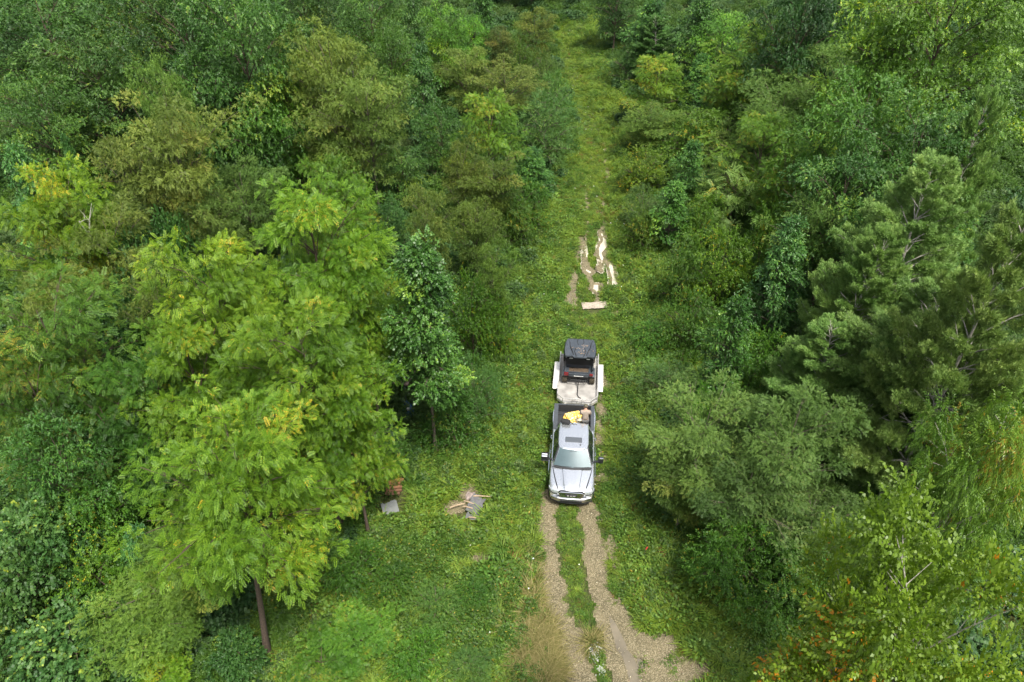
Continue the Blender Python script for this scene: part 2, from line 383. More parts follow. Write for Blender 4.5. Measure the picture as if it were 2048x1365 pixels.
def proto_pine():
    if 'pine' not in PROTO:
        res = []
        for sd, ln in ((3, -1.2), (11, .6)):
            (tv, tq), (lv, lq, ti) = grow_pine(sd, 14, 5.0, 3.0, 17, ln)
            res.append((np_mesh('pine_trunk', tv, tq, mat=BARK['pale'], smooth=True), np_mesh('pine_crown', lv, lq, mat=LM['pine'], attrs={'tint': ti})))
        PROTO['pine'] = (14, 5.0, res)
    return PROTO['pine']

# ------------------------------------------------------------------ ground, dirt track, puddles
TRUCK = (2.84, 23.79, -R(5.11))
def pl(pts): return np.array([at(*p)[:2] for p in pts])
LEFT = pl([(1112, 20), (1114, 100), (1130, 170), (1146, 250), (1140, 330), (1095, 390), (1060, 450), (1045, 540), (1020, 650), (1000, 720), (950, 830), (860, 900), (770, 960), (730, 1010), (690, 1100), (640, 1150), (560, 1250), (520, 1420)])
RIGHT = pl([(1206, 40), (1226, 150), (1235, 230), (1245, 330), (1265, 420), (1285, 480), (1340, 540), (1360, 620), (1350, 700), (1400, 760), (1330, 850), (1310, 900), (1330, 1000), (1400, 1100), (1470, 1180), (1640, 1290), (1760, 1420)])
def edge(E, y):
    o = np.argsort(E[:, 1]); return np.interp(y, E[o, 1], E[o, 0])
def clear_amt(x, y):
    """>0 inside the clearing (metres to its edge)"""
    return np.minimum(x - edge(LEFT, y), edge(RIGHT, y) - x)
def poly_sd(x, y, P):
    """signed distance to a closed outline, negative inside"""
    x = np.asarray(x, float); y = np.asarray(y, float)
    d = np.full(x.shape, 1e9); ins = np.zeros(x.shape, bool)
    m = (x > P[:, 0].min() - 1.2) & (x < P[:, 0].max() + 1.2) & (y > P[:, 1].min() - 1.2) & (y < P[:, 1].max() + 1.2)
    xs, ys = x[m], y[m]; ds = np.full(xs.shape, 1e9); ii = np.zeros(xs.shape, bool)
    for i in range(len(P)):
        (x1, y1), (x2, y2) = P[i], P[i - 1]; dx, dy = x2 - x1, y2 - y1
        t = np.clip(((xs - x1) * dx + (ys - y1) * dy) / (dx * dx + dy * dy + 1e-9), 0, 1)
        ds = np.minimum(ds, np.hypot(xs - x1 - t * dx, ys - y1 - t * dy))
        if y1 != y2: ii ^= ((y1 > ys) != (y2 > ys)) & (xs < dx * (ys - y1) / dy + x1)
    d[m] = np.where(ii, -ds, ds); return d
z4 = lambda L: pl([(1060 + u / 4.265, 360 + v / 4.265) for u, v in L])
z6 = lambda L: pl([(1000 + u / 3.74, 1000 + v / 3.74) for u, v in L])
PUD = [(z4([(600, 440), (625, 450), (640, 490), (665, 510), (670, 560), (650, 600), (620, 625), (635, 660), (630, 700), (612, 740), (605, 785), (585, 775), (590, 720), (600, 690), (580, 640), (575, 580), (590, 545), (612, 520), (600, 480)]), 0),
 (z4([(672, 700), (700, 705), (722, 750), (725, 790), (735, 830), (755, 870), (768, 930), (730, 925), (692, 925), (685, 870), (690, 830), (672, 780), (662, 740)]), 0),
 (z4([(448, 560), (466, 560), (472, 620), (466, 680), (478, 735), (500, 765), (530, 780), (530, 800), (505, 800), (470, 775), (455, 735), (458, 670), (450, 620)]), 0),
 (z4([(540, 890), (590, 890), (595, 930), (580, 970), (560, 965), (550, 940), (525, 930)]), 0),
 (z4([(405, 490), (438, 495), (430, 550), (405, 620), (392, 690), (378, 680), (378, 620), (395, 550)]), 1),
 (z4([(355, 800), (372, 810), (368, 900), (365, 970), (345, 1050), (318, 1055), (330, 980), (335, 900), (345, 840)]), 1),
 (z6([(790, 790), (830, 840), (870, 900), (900, 970), (950, 1060), (985, 1130), (1030, 1200), (1060, 1270), (1080, 1340), (1085, 1400), (960, 1400), (930, 1290), (900, 1190), (850, 1110), (835, 1020), (812, 930), (790, 850)]), 1),
 (z6([(870, 765), (895, 780), (920, 840), (950, 920), (925, 930), (895, 860), (872, 810)]), 1)]
def pud_sd(x, y):
    d = np.full(np.shape(x), 1e9)
    for P, k in PUD: d = np.minimum(d, poly_sd(x, y, P))
    return d
# wheel tracks: px points with half widths in px
TRK = [
 [(1094, 985, 11), (1094, 1040, 14), (1098, 1100, 17), (1108, 1180, 20), (1122, 1250, 22), (1142, 1320, 25), (1160, 1400, 28)],
 [(1176, 960, 11), (1181, 1040, 16), (1190, 1110, 21), (1203, 1180, 21), (1220, 1240, 20), (1246, 1310, 23), (1275, 1400, 30)],
 [(1222, 1060, 3), (1232, 1140, 5), (1245, 1200, 6), (1268, 1260, 13), (1305, 1320, 25), (1345, 1400, 32)],
 [(1205, 690, 5), (1206, 760, 7), (1205, 850, 8), (1204, 900, 8), (1205, 960, 9)],
 [(1238, 600, 3), (1228, 640, 3), (1216, 690, 4)],
 [(1146, 600, 4), (1143, 640, 5), (1140, 680, 5)],
 [(1206, 400, 3), (1208, 440, 5), (1210, 480, 9), (1216, 530, 8), (1228, 575, 8)],
 [(1172, 385, 2), (1176, 440, 3), (1170, 490, 4), (1172, 540, 3), (1192, 580, 4), (1194, 610, 5)],
 [(1160, 470, 2), (1152, 510, 2), (1144, 560, 2.5), (1138, 610, 2.5)],
 [(1205, 200, 1.5), (1208, 260, 2), (1214, 330, 2), (1213, 400, 3)],
]
def seg_dist(x, y, pts):
    """(distance - half width) to a tapered polyline, in metres"""
    best = np.full(np.shape(x), 1e9)
    Q = [(*at(a, b)[:2], w / F_PX * at(a, b)[2]) for a, b, w in pts]
    for (x1, y1, w1), (x2, y2, w2) in zip(Q, Q[1:]):
        dx, dy = x2 - x1, y2 - y1
        t = np.clip(((x - x1) * dx + (y - y1) * dy) / (dx * dx + dy * dy), 0, 1)
        best = np.minimum(best, np.hypot(x - x1 - t * dx, y - y1 - t * dy) - (w1 + (w2 - w1) * t))
    return best
BARE = [(960, 1117, 22, 14), (940, 985, 18, 12), (905, 1012, 24, 10), (1098, 645, 10, 8), (1330, 1290, 30, 22), (1380, 1345, 40, 20), (790, 750, 40, 26)]
def dirt_amt(x, y):
    d = np.full(np.shape(x), 1e9)
    for k, p in enumerate(TRK): d = np.minimum(d, seg_dist(x, y, p) + (0 if k < 3 else .16))
    for a, b, w, h in BARE:
        cx, cy, t = at(a, b); s = t / F_PX
        d = np.minimum(d, (np.hypot((x - cx) / (w * s), (y - cy) / (h * s / .62)) - 1) * w * s)
    d = np.minimum(d, pud_sd(x, y) - .02)
    n = (vnoise(x, y, .8, 1) - .5) * .8 + (vnoise(x, y, .25, 2) - .5) * .5
    return np.clip(.5 - (d + n * .55) / .75, 0, 1)

def grid(x0, x1, y0, y1, s):
    xs = np.arange(x0, x1 + s * .5, s); ys = np.arange(y0, y1 + s * .5, s)
    X, Y = np.meshgrid(xs, ys); n, m = len(xs), len(ys)
    i = (np.arange(m - 1)[:, None] * n + np.arange(n - 1)[None]).ravel()
    return X.ravel(), Y.ravel(), np.stack([i, i + 1, i + n + 1, i + n], 1)
def ground_h(x, y):
    c = np.clip(1 - (dirt_amt(x, y) * 1.0), 0, 1)
    return (vnoise(x, y, 2.2, 7) - .5) * .10 * c + (vnoise(x, y, .5, 8) - .5) * .05 * c - .025 - .10 * np.clip((.5 - pud_sd(x, y)) / .2, 0, 1)

def ground_mat():
    m, n, l, b = mat_new('soil_and_moss')
    tc = n.new('ShaderNodeTexCoord')
    a = n.new('ShaderNodeTexNoise'); a.inputs['Scale'].default_value = .35; a.inputs['Detail'].default_value = 8
    c = n.new('ShaderNodeTexNoise'); c.inputs['Scale'].default_value = 9; c.inputs['Detail'].default_value = 8
    l.new(tc.outputs['Object'], a.inputs[0]); l.new(tc.outputs['Object'], c.inputs[0])
    r1 = n.new('ShaderNodeValToRGB'); r1.color_ramp.elements[0].color = (.030, .050, .012, 1); r1.color_ramp.elements[1].color = (.075, .085, .022, 1)
    r2 = n.new('ShaderNodeValToRGB'); r2.color_ramp.elements[0].position = .35; r2.color_ramp.elements[0].color = (.5, .5, .45, 1); r2.color_ramp.elements[1].position = .68; r2.color_ramp.elements[1].color = (1.5, 1.35, 1.1, 1)
    l.new(a.outputs[0], r1.inputs[0]); l.new(c.outputs[0], r2.inputs[0])
    x = n.new('ShaderNodeMix'); x.data_type = 'RGBA'; x.blend_type = 'MULTIPLY'; x.inputs[0].default_value = 1
    l.new(r1.outputs[0], x.inputs[6]); l.new(r2.outputs[0], x.inputs[7]); l.new(x.outputs[2], b.inputs['Base Color'])
    b.inputs['Roughness'].default_value = .95
    bp = n.new('ShaderNodeBump'); bp.inputs['Strength'].default_value = .8; bp.inputs['Distance'].default_value = .05
    l.new(c.outputs[0], bp.inputs['Height']); l.new(bp.outputs[0], b.inputs['Normal'])
    return m
def dirt_mat():
    m, n, l, b = mat_new('stony_dirt')
    tc = n.new('ShaderNodeTexCoord')
    v = n.new('ShaderNodeTexVoronoi'); v.inputs['Scale'].default_value = 34
    c = n.new('ShaderNodeTexNoise'); c.inputs['Scale'].default_value = 1.3; c.inputs['Detail'].default_value = 10
    f = n.new('ShaderNodeTexNoise'); f.inputs['Scale'].default_value = 30; f.inputs['Detail'].default_value = 4
    for q in (v, c, f): l.new(tc.outputs['Object'], q.inputs['Vector'])
    r1 = n.new('ShaderNodeValToRGB'); e = r1.color_ramp.elements
    e[0].position = .3; e[0].color = (.072, .062, .030, 1); e[1].position = .7; e[1].color = (.155, .128, .068, 1)
    l.new(c.outputs[0], r1.inputs[0])
    r2 = n.new('ShaderNodeValToRGB'); r2.color_ramp.elements[0].position = .55; r2.color_ramp.elements[1].position = .85
    sp = n.new('ShaderNodeSeparateColor'); l.new(v.outputs['Color'], sp.inputs[0]); l.new(sp.outputs[0], r2.inputs[0])
    mx = n.new('ShaderNodeMix'); mx.data_type = 'RGBA'; l.new(r2.outputs[0], mx.inputs[0]); l.new(r1.outputs[0], mx.inputs[6]); mx.inputs[7].default_value = (.26, .222, .138, 1)
    r3 = n.new('ShaderNodeValToRGB'); r3.color_ramp.elements[0].position = .35; r3.color_ramp.elements[0].color = (.6, .6, .6, 1); r3.color_ramp.elements[1].position = .65; r3.color_ramp.elements[1].color = (1.25, 1.25, 1.25, 1)
    l.new(f.outputs[0], r3.inputs[0])
    m2 = n.new('ShaderNodeMix'); m2.data_type = 'RGBA'; m2.blend_type = 'MULTIPLY'; m2.inputs[0].default_value = 1
    l.new(mx.outputs[2], m2.inputs[6]); l.new(r3.outputs[0], m2.inputs[7]); l.new(m2.outputs[2], b.inputs['Base Color'])
    b.inputs['Roughness'].default_value = .8
    bp = n.new('ShaderNodeBump'); bp.inputs['Strength'].default_value = .7; bp.inputs['Distance'].default_value = .04
    l.new(f.outputs[0], bp.inputs['Height']); l.new(bp.outputs[0], b.inputs['Normal'])
    return m

# one ground sheet: coarse far field stitched from rings, fine in the clearing
def build_ground():
    xs = np.unique(np.concatenate([np.linspace(-400, -60, 12), np.arange(-60, -14, 2.), np.arange(-14, 16, .2), np.arange(16, 62, 2.), np.linspace(62, 400, 12)]).round(3))
    ys = np.unique(np.concatenate([np.linspace(-150, 8, 20), np.arange(8, 60, .2), np.arange(60, 126, .6), np.linspace(126, 500, 14)]).round(3))
    X, Y = np.meshgrid(xs, ys); n, m = len(xs), len(ys); X = X.ravel(); Y = Y.ravel()
    i = (np.arange(m - 1)[:, None] * n + np.arange(n - 1)[None]).ravel()
    Q = np.stack([i, i + 1, i + n + 1, i + n], 1)
    me = np_mesh('ground', np.stack([X, Y, ground_h(X, Y)], 1), Q, mat=ground_mat(), smooth=True)
    tag(put('ground', me), kind='structure')
    X, Y, Q = grid(-5, 14, 12, 90, .09)
    d = dirt_amt(X, Y); fm = d[Q].mean(1) > .34; Q = Q[fm]
    u, inv = np.unique(Q, return_inverse=True); Q = inv.reshape(-1, 4); X, Y, d = X[u], Y[u], d[u]
    rut = (vnoise(X, Y, .35, 21) - .5) * .035 + (vnoise(X, Y, 1.2, 22) - .5) * .03
    me = np_mesh('dirt_track', np.stack([X, Y, .018 + rut * np.clip(d, 0, 1) - .075 * np.clip((.02 - pud_sd(X, Y)) / .22, 0, 1)], 1), Q, mat=dirt_mat(), smooth=True)
    tag(put('dirt_track', me), kind='structure')
build_ground()

PALE_WATER = plain('pale_puddle_water', (.52, .46, .37), .08, noise=.12, nscale=3, spec=.9)  # pale cream base colour, nearly smooth surface, for the far puddles
MUD2 = plain('grey_mud_water', (.165, .140, .095), .07, noise=.25, nscale=1.5, spec=.9)
for P, k in PUD:      # a level sheet of water; the dirt around it makes the ragged shore
    x0, y0 = P.min(0) - .3; x1, y1 = P.max(0) + .3
    X, Y, Q = grid(x0, x1, y0, y1, .1); s = poly_sd(X, Y, P); Q = Q[s[Q].max(1) < .25]
    u, inv = np.unique(Q, return_inverse=True)
    tag(put('puddle', np_mesh('puddle', np.stack([X[u], Y[u], np.full(len(u), -.020)], 1), inv.reshape(-1, 4), mat=(PALE_WATER, MUD2)[k])), kind='structure')
PROPS = [(935, 1012, 1.5), (780, 1013, 1.1), (790, 988, 1.2), (960, 1117, .8), (1190, 611, 1.0), (820, 800, 1.6), (775, 748, 2.0)]
def in_keep(x, y):
    k = pud_sd(x, y) < .0
    for a, c, r in PROPS:
        cx, cy, _ = at(a, c, .2); k |= np.hypot(x - cx, (y - cy) * 1.25) < r * .9
    return k

# ------------------------------------------------------------------ uncountable ground cover: one object each, instanced on points
def cluster_mesh(name, seed, kind):
    r = np.random.RandomState(seed); rs = []
    def blades(n, h, spread, w, lean):
        a = r.rand(n) * 2 * np.pi; b = np.stack([np.cos(a), np.sin(a), np.zeros(n)], 1) * (r.rand(n) ** .6 * spread)[:, None]
        d0 = np.stack([np.cos(a + r.normal(0, .5, n)) * lean, np.sin(a + r.normal(0, .5, n)) * lean, np.ones(n)], 1) * (1, 1, 1) * r.uniform(.6, 1.1, n)[:, None] * h
        s = np.cross(d0, [0, 0, 1.]) + 1e-4; s /= np.linalg.norm(s, axis=1)[:, None]; s = s * w * .5
        m = b + d0 * .6; t = b + d0 * .85 + np.stack([d0[:, 0], d0[:, 1], -np.abs(d0[:, 2]) * .12], 1) * .9
        q1 = np.stack([b - s, b + s, m + s * .9, m - s * .9], 1); q2 = np.stack([m - s * .9, m + s * .9, t + s * .15, t - s * .15], 1)
        return np.concatenate([q1, q2])
    if kind == 'grass': V = blades(26, .30, .17, .022, .6)
    elif kind == 'tall': V = blades(34, .75, .14, .03, .7)
    elif kind == 'dry': V = blades(60, .62, .24, .020, .75)
    elif kind in ('weed', 'mat', 'tallweed', 'flower'):
        n, h, sp, ll, lw = {'weed': (60, .42, .24, .095, .055), 'mat': (64, .14, .34, .075, .058), 'tallweed': (130, .95, .25, .13, .045), 'flower': (8, .5, .2, .06, .06)}[kind]
        a = r.rand(n) * 2 * np.pi; q = r.rand(n) ** .5 * sp
        b = np.stack([np.cos(a) * q, np.sin(a) * q, h * (r.rand(n) ** .6) * (1.1 - q / sp * .6)], 1)
        a2 = a + r.normal(0, .9, n)
        d = np.stack([np.cos(a2), np.sin(a2), r.uniform(-.4, .5, n)], 1)
        nr = np.stack([r.uniform(-.5, .5, n), r.uniform(-.5, .5, n), np.ones(n)], 1)
        V = leaf_quads(b, d, nr, ll * r.uniform(.6, 1.2, n), lw)
    n = len(V); ti = np.clip(r.normal(.5, .22, n), 0, 1)
    V = V.reshape(-1, 3)
    mat = {'grass': 'grass', 'tall': 'grass', 'weed': 'weed', 'mat': 'weed', 'tallweed': 'weed'}.get(kind, 'weed')
    return np_mesh(name, V, np.arange(len(V)).reshape(-1, 4), mat=LM[mat], attrs={'tint': ti})

def scatter(name, P, rot, scl, idx, meshes, **kw):
    col = bpy.data.collections.new(name + '_kinds')
    for i, me in enumerate(meshes):
        o = bpy.data.objects.new('k%02d' % i + name, me); col.objects.link(o)
    me = bpy.data.meshes.new(name); n = len(P)
    me.vertices.add(n); me.vertices.foreach_set('co', np.asarray(P, np.float32).ravel())
    a = me.attributes.new('rot', 'FLOAT_VECTOR', 'POINT'); a.data.foreach_set('vector', np.asarray(rot, np.float32).ravel())
    a = me.attributes.new('scl', 'FLOAT_VECTOR', 'POINT'); a.data.foreach_set('vector', np.asarray(scl, np.float32).ravel())
    a = me.attributes.new('idx', 'INT', 'POINT'); a.data.foreach_set('value', np.asarray(idx, np.int32))
    o = put(name, me); tag(o, kind='stuff', **kw)
    ng = bpy.data.node_groups.new(name, 'GeometryNodeTree')
    ng.interface.new_socket('Geometry', in_out='INPUT', socket_type='NodeSocketGeometry')
    ng.interface.new_socket('Geometry', in_out='OUTPUT', socket_type='NodeSocketGeometry')
    N, L = ng.nodes, ng.links
    gi, go = N.new('NodeGroupInput'), N.new('NodeGroupOutput')
    ci = N.new('GeometryNodeCollectionInfo'); ci.inputs['Collection'].default_value = col
    ci.inputs['Separate Children'].default_value = True; ci.inputs['Reset Children'].default_value = True
    ip = N.new('GeometryNodeInstanceOnPoints'); ip.inputs['Pick Instance'].default_value = True
    def attr(nm, dt):
        q = N.new('GeometryNodeInputNamedAttribute'); q.data_type = dt; q.inputs['Name'].default_value = nm
        return [s for s in q.outputs if s.enabled and s.name == 'Attribute'][0]
    er = N.new('FunctionNodeEulerToRotation'); L.new(attr('rot', 'FLOAT_VECTOR'), er.inputs[0])
    L.new(gi.outputs[0], ip.inputs['Points']); L.new(ci.outputs[0], ip.inputs['Instance'])
    L.new(attr('idx', 'INT'), ip.inputs['Instance Index']); L.new(er.outputs[0], ip.inputs['Rotation'])
    L.new(attr('scl', 'FLOAT_VECTOR'), ip.inputs['Scale']); L.new(ip.outputs[0], go.inputs[0])
    md = o.modifiers.new('scatter', 'NODES'); md.node_group = ng
    return o

rg = np.random.RandomState(42)
def clearing_points(dens, y0=10, y1=118):
    n = int(dens * 30 * (y1 - y0)); x = rg.uniform(-15, 17, n); y = y0 + (y1 - y0) * rg.rand(n)
    c = clear_amt(x, y); return x[c > -1.2], y[c > -1.2], c[c > -1.2]
def in_vehicle(x, y):
    dx, dy = x - TRUCK[0], y - TRUCK[1]; c, s = math.cos(TRUCK[2]), math.sin(TRUCK[2])
    lx = dx * c + dy * s; ly = -dx * s + dy * c
    return (np.abs(lx - .05) < 1.05) & (ly > .1) & (ly < 11.6)
def mk_cover():
    kinds = [('grass', 0), ('grass', 1), ('weed', 2), ('weed', 3), ('mat', 4), ('mat', 5), ('tallweed', 6), ('tall', 7)]
    M = [cluster_mesh('cover%d' % i, 60 + s, k) for i, (k, s) in enumerate(kinds)]
    dry = cluster_mesh('dry', 91, 'dry'); dry.materials[0] = LM['dry']; red = cluster_mesh('red', 92, 'grass'); red.materials[0] = LM['red']
    # grass and low weeds
    x, y, c = clearing_points(44)
    d = dirt_amt(x, y); far = np.clip((y - 20) / 60, 0, 1)
    keep = rg.rand(len(x)) > np.clip(d * 1.10 - .08, 0, np.where(np.abs(vnoise(x, y, .7, 91) - .5) < .12, .80, .93))
    keep &= rg.rand(len(x)) < (1 - .35 * far)
    keep &= ~in_keep(x, y)
    veh = in_vehicle(x, y); keep &= ~(veh & (rg.rand(len(x)) < .8))
    x, y, c, d = x[keep], y[keep], c[keep], d[keep]; n = len(x)
    h = ground_h(x, y)
    patch = vnoise(x, y, 2.6, 31); p2 = vnoise(x, y, 1.3, 32); p3 = vnoise(x, y, 4.5, 33)
    idx = np.where(rg.rand(n) < .22 + patch * .40 + .30 * np.clip((y - 40) / 25, 0, 1), rg.randint(0, 2, n), np.where(rg.rand(n) < .55, rg.randint(2, 4, n), rg.randint(4, 6, n)))
    idx = np.where((rg.rand(n) < .05 * (p2 > .6)) & (c > .2), 8 + 0 * idx, idx)            # reddish
    s = rg.uniform(.55, 1.1, n) * (.75 + .55 * patch); s *= np.clip(1.35 - d * 1.6, .35, 1.2)
    s *= np.where(in_vehicle(x, y), .5, 1)
    nr = seg_dist(x, y, [(1120, 60, 8), (1190, 300, 25), (1185, 450, 28), (1180, 640, 28), (1150, 860, 40), (1145, 1000, 50), (1170, 1180, 60), (1200, 1400, 80)])
    s *= np.where(nr < 0, .6, 1.0) * (1 + .25 * np.clip(nr, 0, 3) * .5)
    s *= 1 + .3 * far[keep]
    scl = np.stack([s, s, s * rg.uniform(.7, 1.2, n)], 1)
    rot = np.stack([rg.normal(0, .15, n), rg.normal(0, .15, n), rg.rand(n) * 6.3], 1)
    scatter('grass', np.stack([x, y, h - .02], 1), rot, scl, idx, M[:8] + [red], label='bright green low grass and leafy weeds covering the clearing and the strip between the wheel ruts', cat='grass')
    # taller weeds towards the edges
    dk1 = cluster_mesh('dk1', 93, 'tallweed'); dk1.materials[0] = LM['bush']; dk2 = cluster_mesh('dk2', 94, 'tallweed'); dk2.materials[0] = LM['shrub']
    x, y, c = clearing_points(14)
    nr = seg_dist(x, y, [(1120, 60, 10), (1190, 300, 30), (1190, 450, 55), (1180, 640, 60), (1150, 860, 65), (1145, 1000, 75), (1175, 1180, 100), (1230, 1400, 140)])
    keep = (nr > .1) & (rg.rand(len(x)) < np.clip(.25 + nr * .3, 0, 1) * np.where((x < 1) & (y < 24), 1, .75)) & (dirt_amt(x, y) < .3) & (vnoise(x, y, 1.8, 40) > .33)
    for a_, b_, r_ in PROPS:
        cx, cy, _ = at(a_, b_); keep &= np.hypot(x - cx, (y - cy + .4)) > r_
    x, y = x[keep], y[keep]; n = len(x)
    q = vnoise(x, y, 2.0, 95) + rg.normal(0, .12, n) - .16 * ((x < 1) & (y < 23)); idx = np.where(q < .42, 3, np.where(q < .55, 0, np.where(q < .66, 4, np.where(rg.rand(n) < .10, 1, 2)))); s = rg.uniform(.45, 1.1, n)
    scatter('tall_weeds', np.stack([x, y, ground_h(x, y) - .03], 1), np.stack([rg.normal(0, .12, n), rg.normal(0, .12, n), rg.rand(n) * 6.3], 1), np.stack([s, s, s], 1), idx, [M[6], M[7], M[2], dk1, dk2],
            label='knee high leafy weeds and arching grass along both edges of the clearing', cat='weeds')
    # dry grass strip, left of the track at the bottom
    Q = []
    for px, py, sp, k in [(1075, 1290, 24, 90), (1062, 1230, 18, 34), (1090, 1345, 20, 60), (1050, 1180, 14, 12), (1180, 1290, 8, 5)]:
        for _ in range(k): Q.append(at(px + rg.normal(0, sp), py + rg.normal(0, sp * 1.6))[:2])
    Q = np.array(Q); Q = Q[dirt_amt(Q[:, 0], Q[:, 1]) < .5]; n = len(Q)
    s = rg.uniform(.5, 1.0, n)
    scatter('dry_grass', np.column_stack([Q, np.zeros(n) - .02]), np.stack([rg.normal(0, .2, n), rg.normal(0, .2, n), rg.rand(n) * 6.3], 1), np.stack([s, s, s], 1), np.zeros(n, int), [dry],
            label='straw coloured dry grass bending beside the left wheel rut at the bottom', cat='grass')
    # gravel
    def stone(seed):
        bm = bmesh.new(); bmesh.ops.create_icosphere(bm, subdivisions=1, radius=1)
        q = random.Random(seed)
        for v in bm.verts: v.co *= q.uniform(.7, 1.2); v.co.z *= .55
        me = bpy.data.meshes.new('stone'); bm.to_mesh(me); bm.free(); return me
    sm = [plain('tan_stone', (.27, .23, .14), .85), plain('pale_stone', (.42, .38, .27), .85), plain('brown_stone', (.20, .15, .10), .9)]
    ms = []
    for i, m in enumerate(sm): me = stone(i); me.materials.append(m); ms.append(me)
    n = 60000; x = rg.uniform(-1, 9, n); y = rg.uniform(12, 46, n); d = dirt_amt(x, y)
    keep = rg.rand(n) < np.clip((d - .45) * 1.5, 0, 1) * .55 * np.where(y > 26, .25, 1) * np.clip(vnoise(x, y, .9, 50) * 2 - .35, .1, 1)
    x, y = x[keep], y[keep]; n = len(x); s = .012 + .028 * rg.rand(n) ** 2.2
    scatter('gravel', np.stack([x, y, np.full(n, .022)], 1), np.stack([rg.rand(n), rg.rand(n), rg.rand(n) * 6.3], 1), np.stack([s, s, s], 1), np.where(rg.rand(n) < .55, 0, np.where(rg.rand(n) < .35, 1, 2)), ms,
            label='tan and pale gravel pressed into the bare wheel ruts', cat='gravel')
    # pale stone patch between the ruts and small white flower heads
    Q = np.array([at(1190 + rg.normal(0, 5), 1302 + rg.normal(0, 9))[:2] for _ in range(220)] + [at(1202 + rg.normal(0, 4), 1342 + rg.normal(0, 5))[:2] for _ in range(60)])
    n = len(Q); s = rg.uniform(.02, .05, n); wm = stone(9); wm.materials.append(plain('whitish_gravel', (.42, .42, .40), .8))
    scatter('pale_gravel', np.column_stack([Q, np.full(n, .03)]), rg.rand(n, 3), np.stack([s, s, s], 1), np.zeros(n, int), [wm], label='small spill of whitish gravel on the grass between the two ruts', cat='gravel')
    x, y, c = clearing_points(.5); k = (dirt_amt(x, y) < .3) & (vnoise(x, y, 3, 60) > .45); x, y = x[k], y[k]; n = len(x)
    fl = np_mesh('fl', leaf_quads(np.zeros((3, 3)), np.array([[1, 0, 0.], [-.5, .87, 0], [-.5, -.87, 0]]), np.tile([0, 0, 1.], (3, 1)), .05, .055).reshape(-1, 3), np.arange(12).reshape(3, 4), mat=plain('white_petals', (.8, .8, .74), .7))
    s = rg.uniform(.4, .9, n)
    scatter('wildflowers', np.stack([x, y, rg.uniform(.25, .5, n)], 1), np.stack([rg.normal(0, .4, n), rg.normal(0, .4, n), rg.rand(n)], 1), np.stack([s, s, s], 1), np.zeros(n, int), [fl], label='scattered tiny white flower heads above the clearing weeds', cat='wildflowers')
    # undergrowth of the wood
    U = []
    for i, (sp, sc) in enumerate([('bush', .0), ('bush', .1), ('vine', .2), ('shrub', .3), ('oak', .4)]):
        s = dict(SPEC[sp]); s.pop('bark'); s.pop('nv'); s.update(H=1.5, Rc=1.25, zb=.15, nb=12, nclump=3, nspray=15, crad=.40, prof=dome_p, r0=.02, ssize=1.05)
        _, (lv, lq, ti) = grow(400 + i, **s)
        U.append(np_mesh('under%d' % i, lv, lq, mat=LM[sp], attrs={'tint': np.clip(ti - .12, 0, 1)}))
    n = 15000; x = rg.uniform(-75, 75, n); y = rg.uniform(9, 128, n)
    c = clear_amt(x, y); c = np.where(y > 108, -3, c)
    vis = np.abs(x) < 12 + y * .72
    k = (c < .25) & vis & ~in_keep(x, y) & (rg.rand(n) < np.where(y < 60, 1, .62)); x, y, c = x[k], y[k], c[k]; n = len(x)
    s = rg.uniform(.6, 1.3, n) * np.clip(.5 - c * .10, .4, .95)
    near = (np.abs(x) < 40)
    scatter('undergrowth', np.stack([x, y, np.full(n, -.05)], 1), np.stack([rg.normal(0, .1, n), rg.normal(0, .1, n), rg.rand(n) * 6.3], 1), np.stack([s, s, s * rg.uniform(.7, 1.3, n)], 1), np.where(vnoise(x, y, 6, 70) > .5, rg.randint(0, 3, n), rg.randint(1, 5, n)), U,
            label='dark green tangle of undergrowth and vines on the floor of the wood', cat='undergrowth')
mk_cover()

# ------------------------------------------------------------------ vehicles and the things with them
PM = {
 'paint': plain('silver_grey_paint', (.76, .79, .83), .22, .82, coat=1.),
 'chrome': plain('chrome', (.82, .83, .85), .12, 1., noise=.04),
 'black': plain('black_plastic', (.020, .021, .023), .5, noise=.2),
 'greyplast': plain('dark_grey_plastic', (.060, .068, .078), .5, noise=.15),
 'liner': plain('bed_liner', (.028, .030, .034), .8, noise=.3, nscale=20),
 'glass': plain('windscreen_glass', (.055, .095, .105), .04, .25, noise=.12, nscale=2, spec=.9),
 'dglass': plain('dark_side_glass', (.012, .02, .018), .03, 0, spec=.9),
 'sunroof': plain('sunroof_glass', (.085, .095, .11), .12, 0, spec=.5),
 'lamp': plain('lamp_lens', (.50, .54, .54), .08, .5, spec=.9),
 'tyre': plain('tyre_rubber', (.018, .017, .016), .85, noise=.4, nscale=20),
 'mudtyre': plain('muddy_tyre', (.075, .062, .042), .9, noise=.5, nscale=14, bump=.8),
 'rim': plain('wheel_alloy', (.5, .5, .52), .3, .9),
 'alu': plain('dull_aluminium', (.62, .61, .58), .42, .55, noise=.12, nscale=6),
 'deck': plain('dusty_trailer_deck', (.36, .345, .325), .7, .1, noise=.35, nscale=2.2),
 'fender': plain('white_aluminium_fender', (.70, .68, .64), .38, .35, noise=.08),
 'utv': plain('charcoal_plastic', (.052, .062, .075), .38, noise=.2, nscale=5),
 'utvdark': plain('black_cabin_plastic', (.012, .012, .013), .6, noise=.2),
 'red': plain('red_tail_lens', (.16, .012, .014), .25),
 'white': plain('white_plastic', (.7, .7, .68), .5),
 'strap': plain('black_webbing', (.015, .015, .017), .8),
}
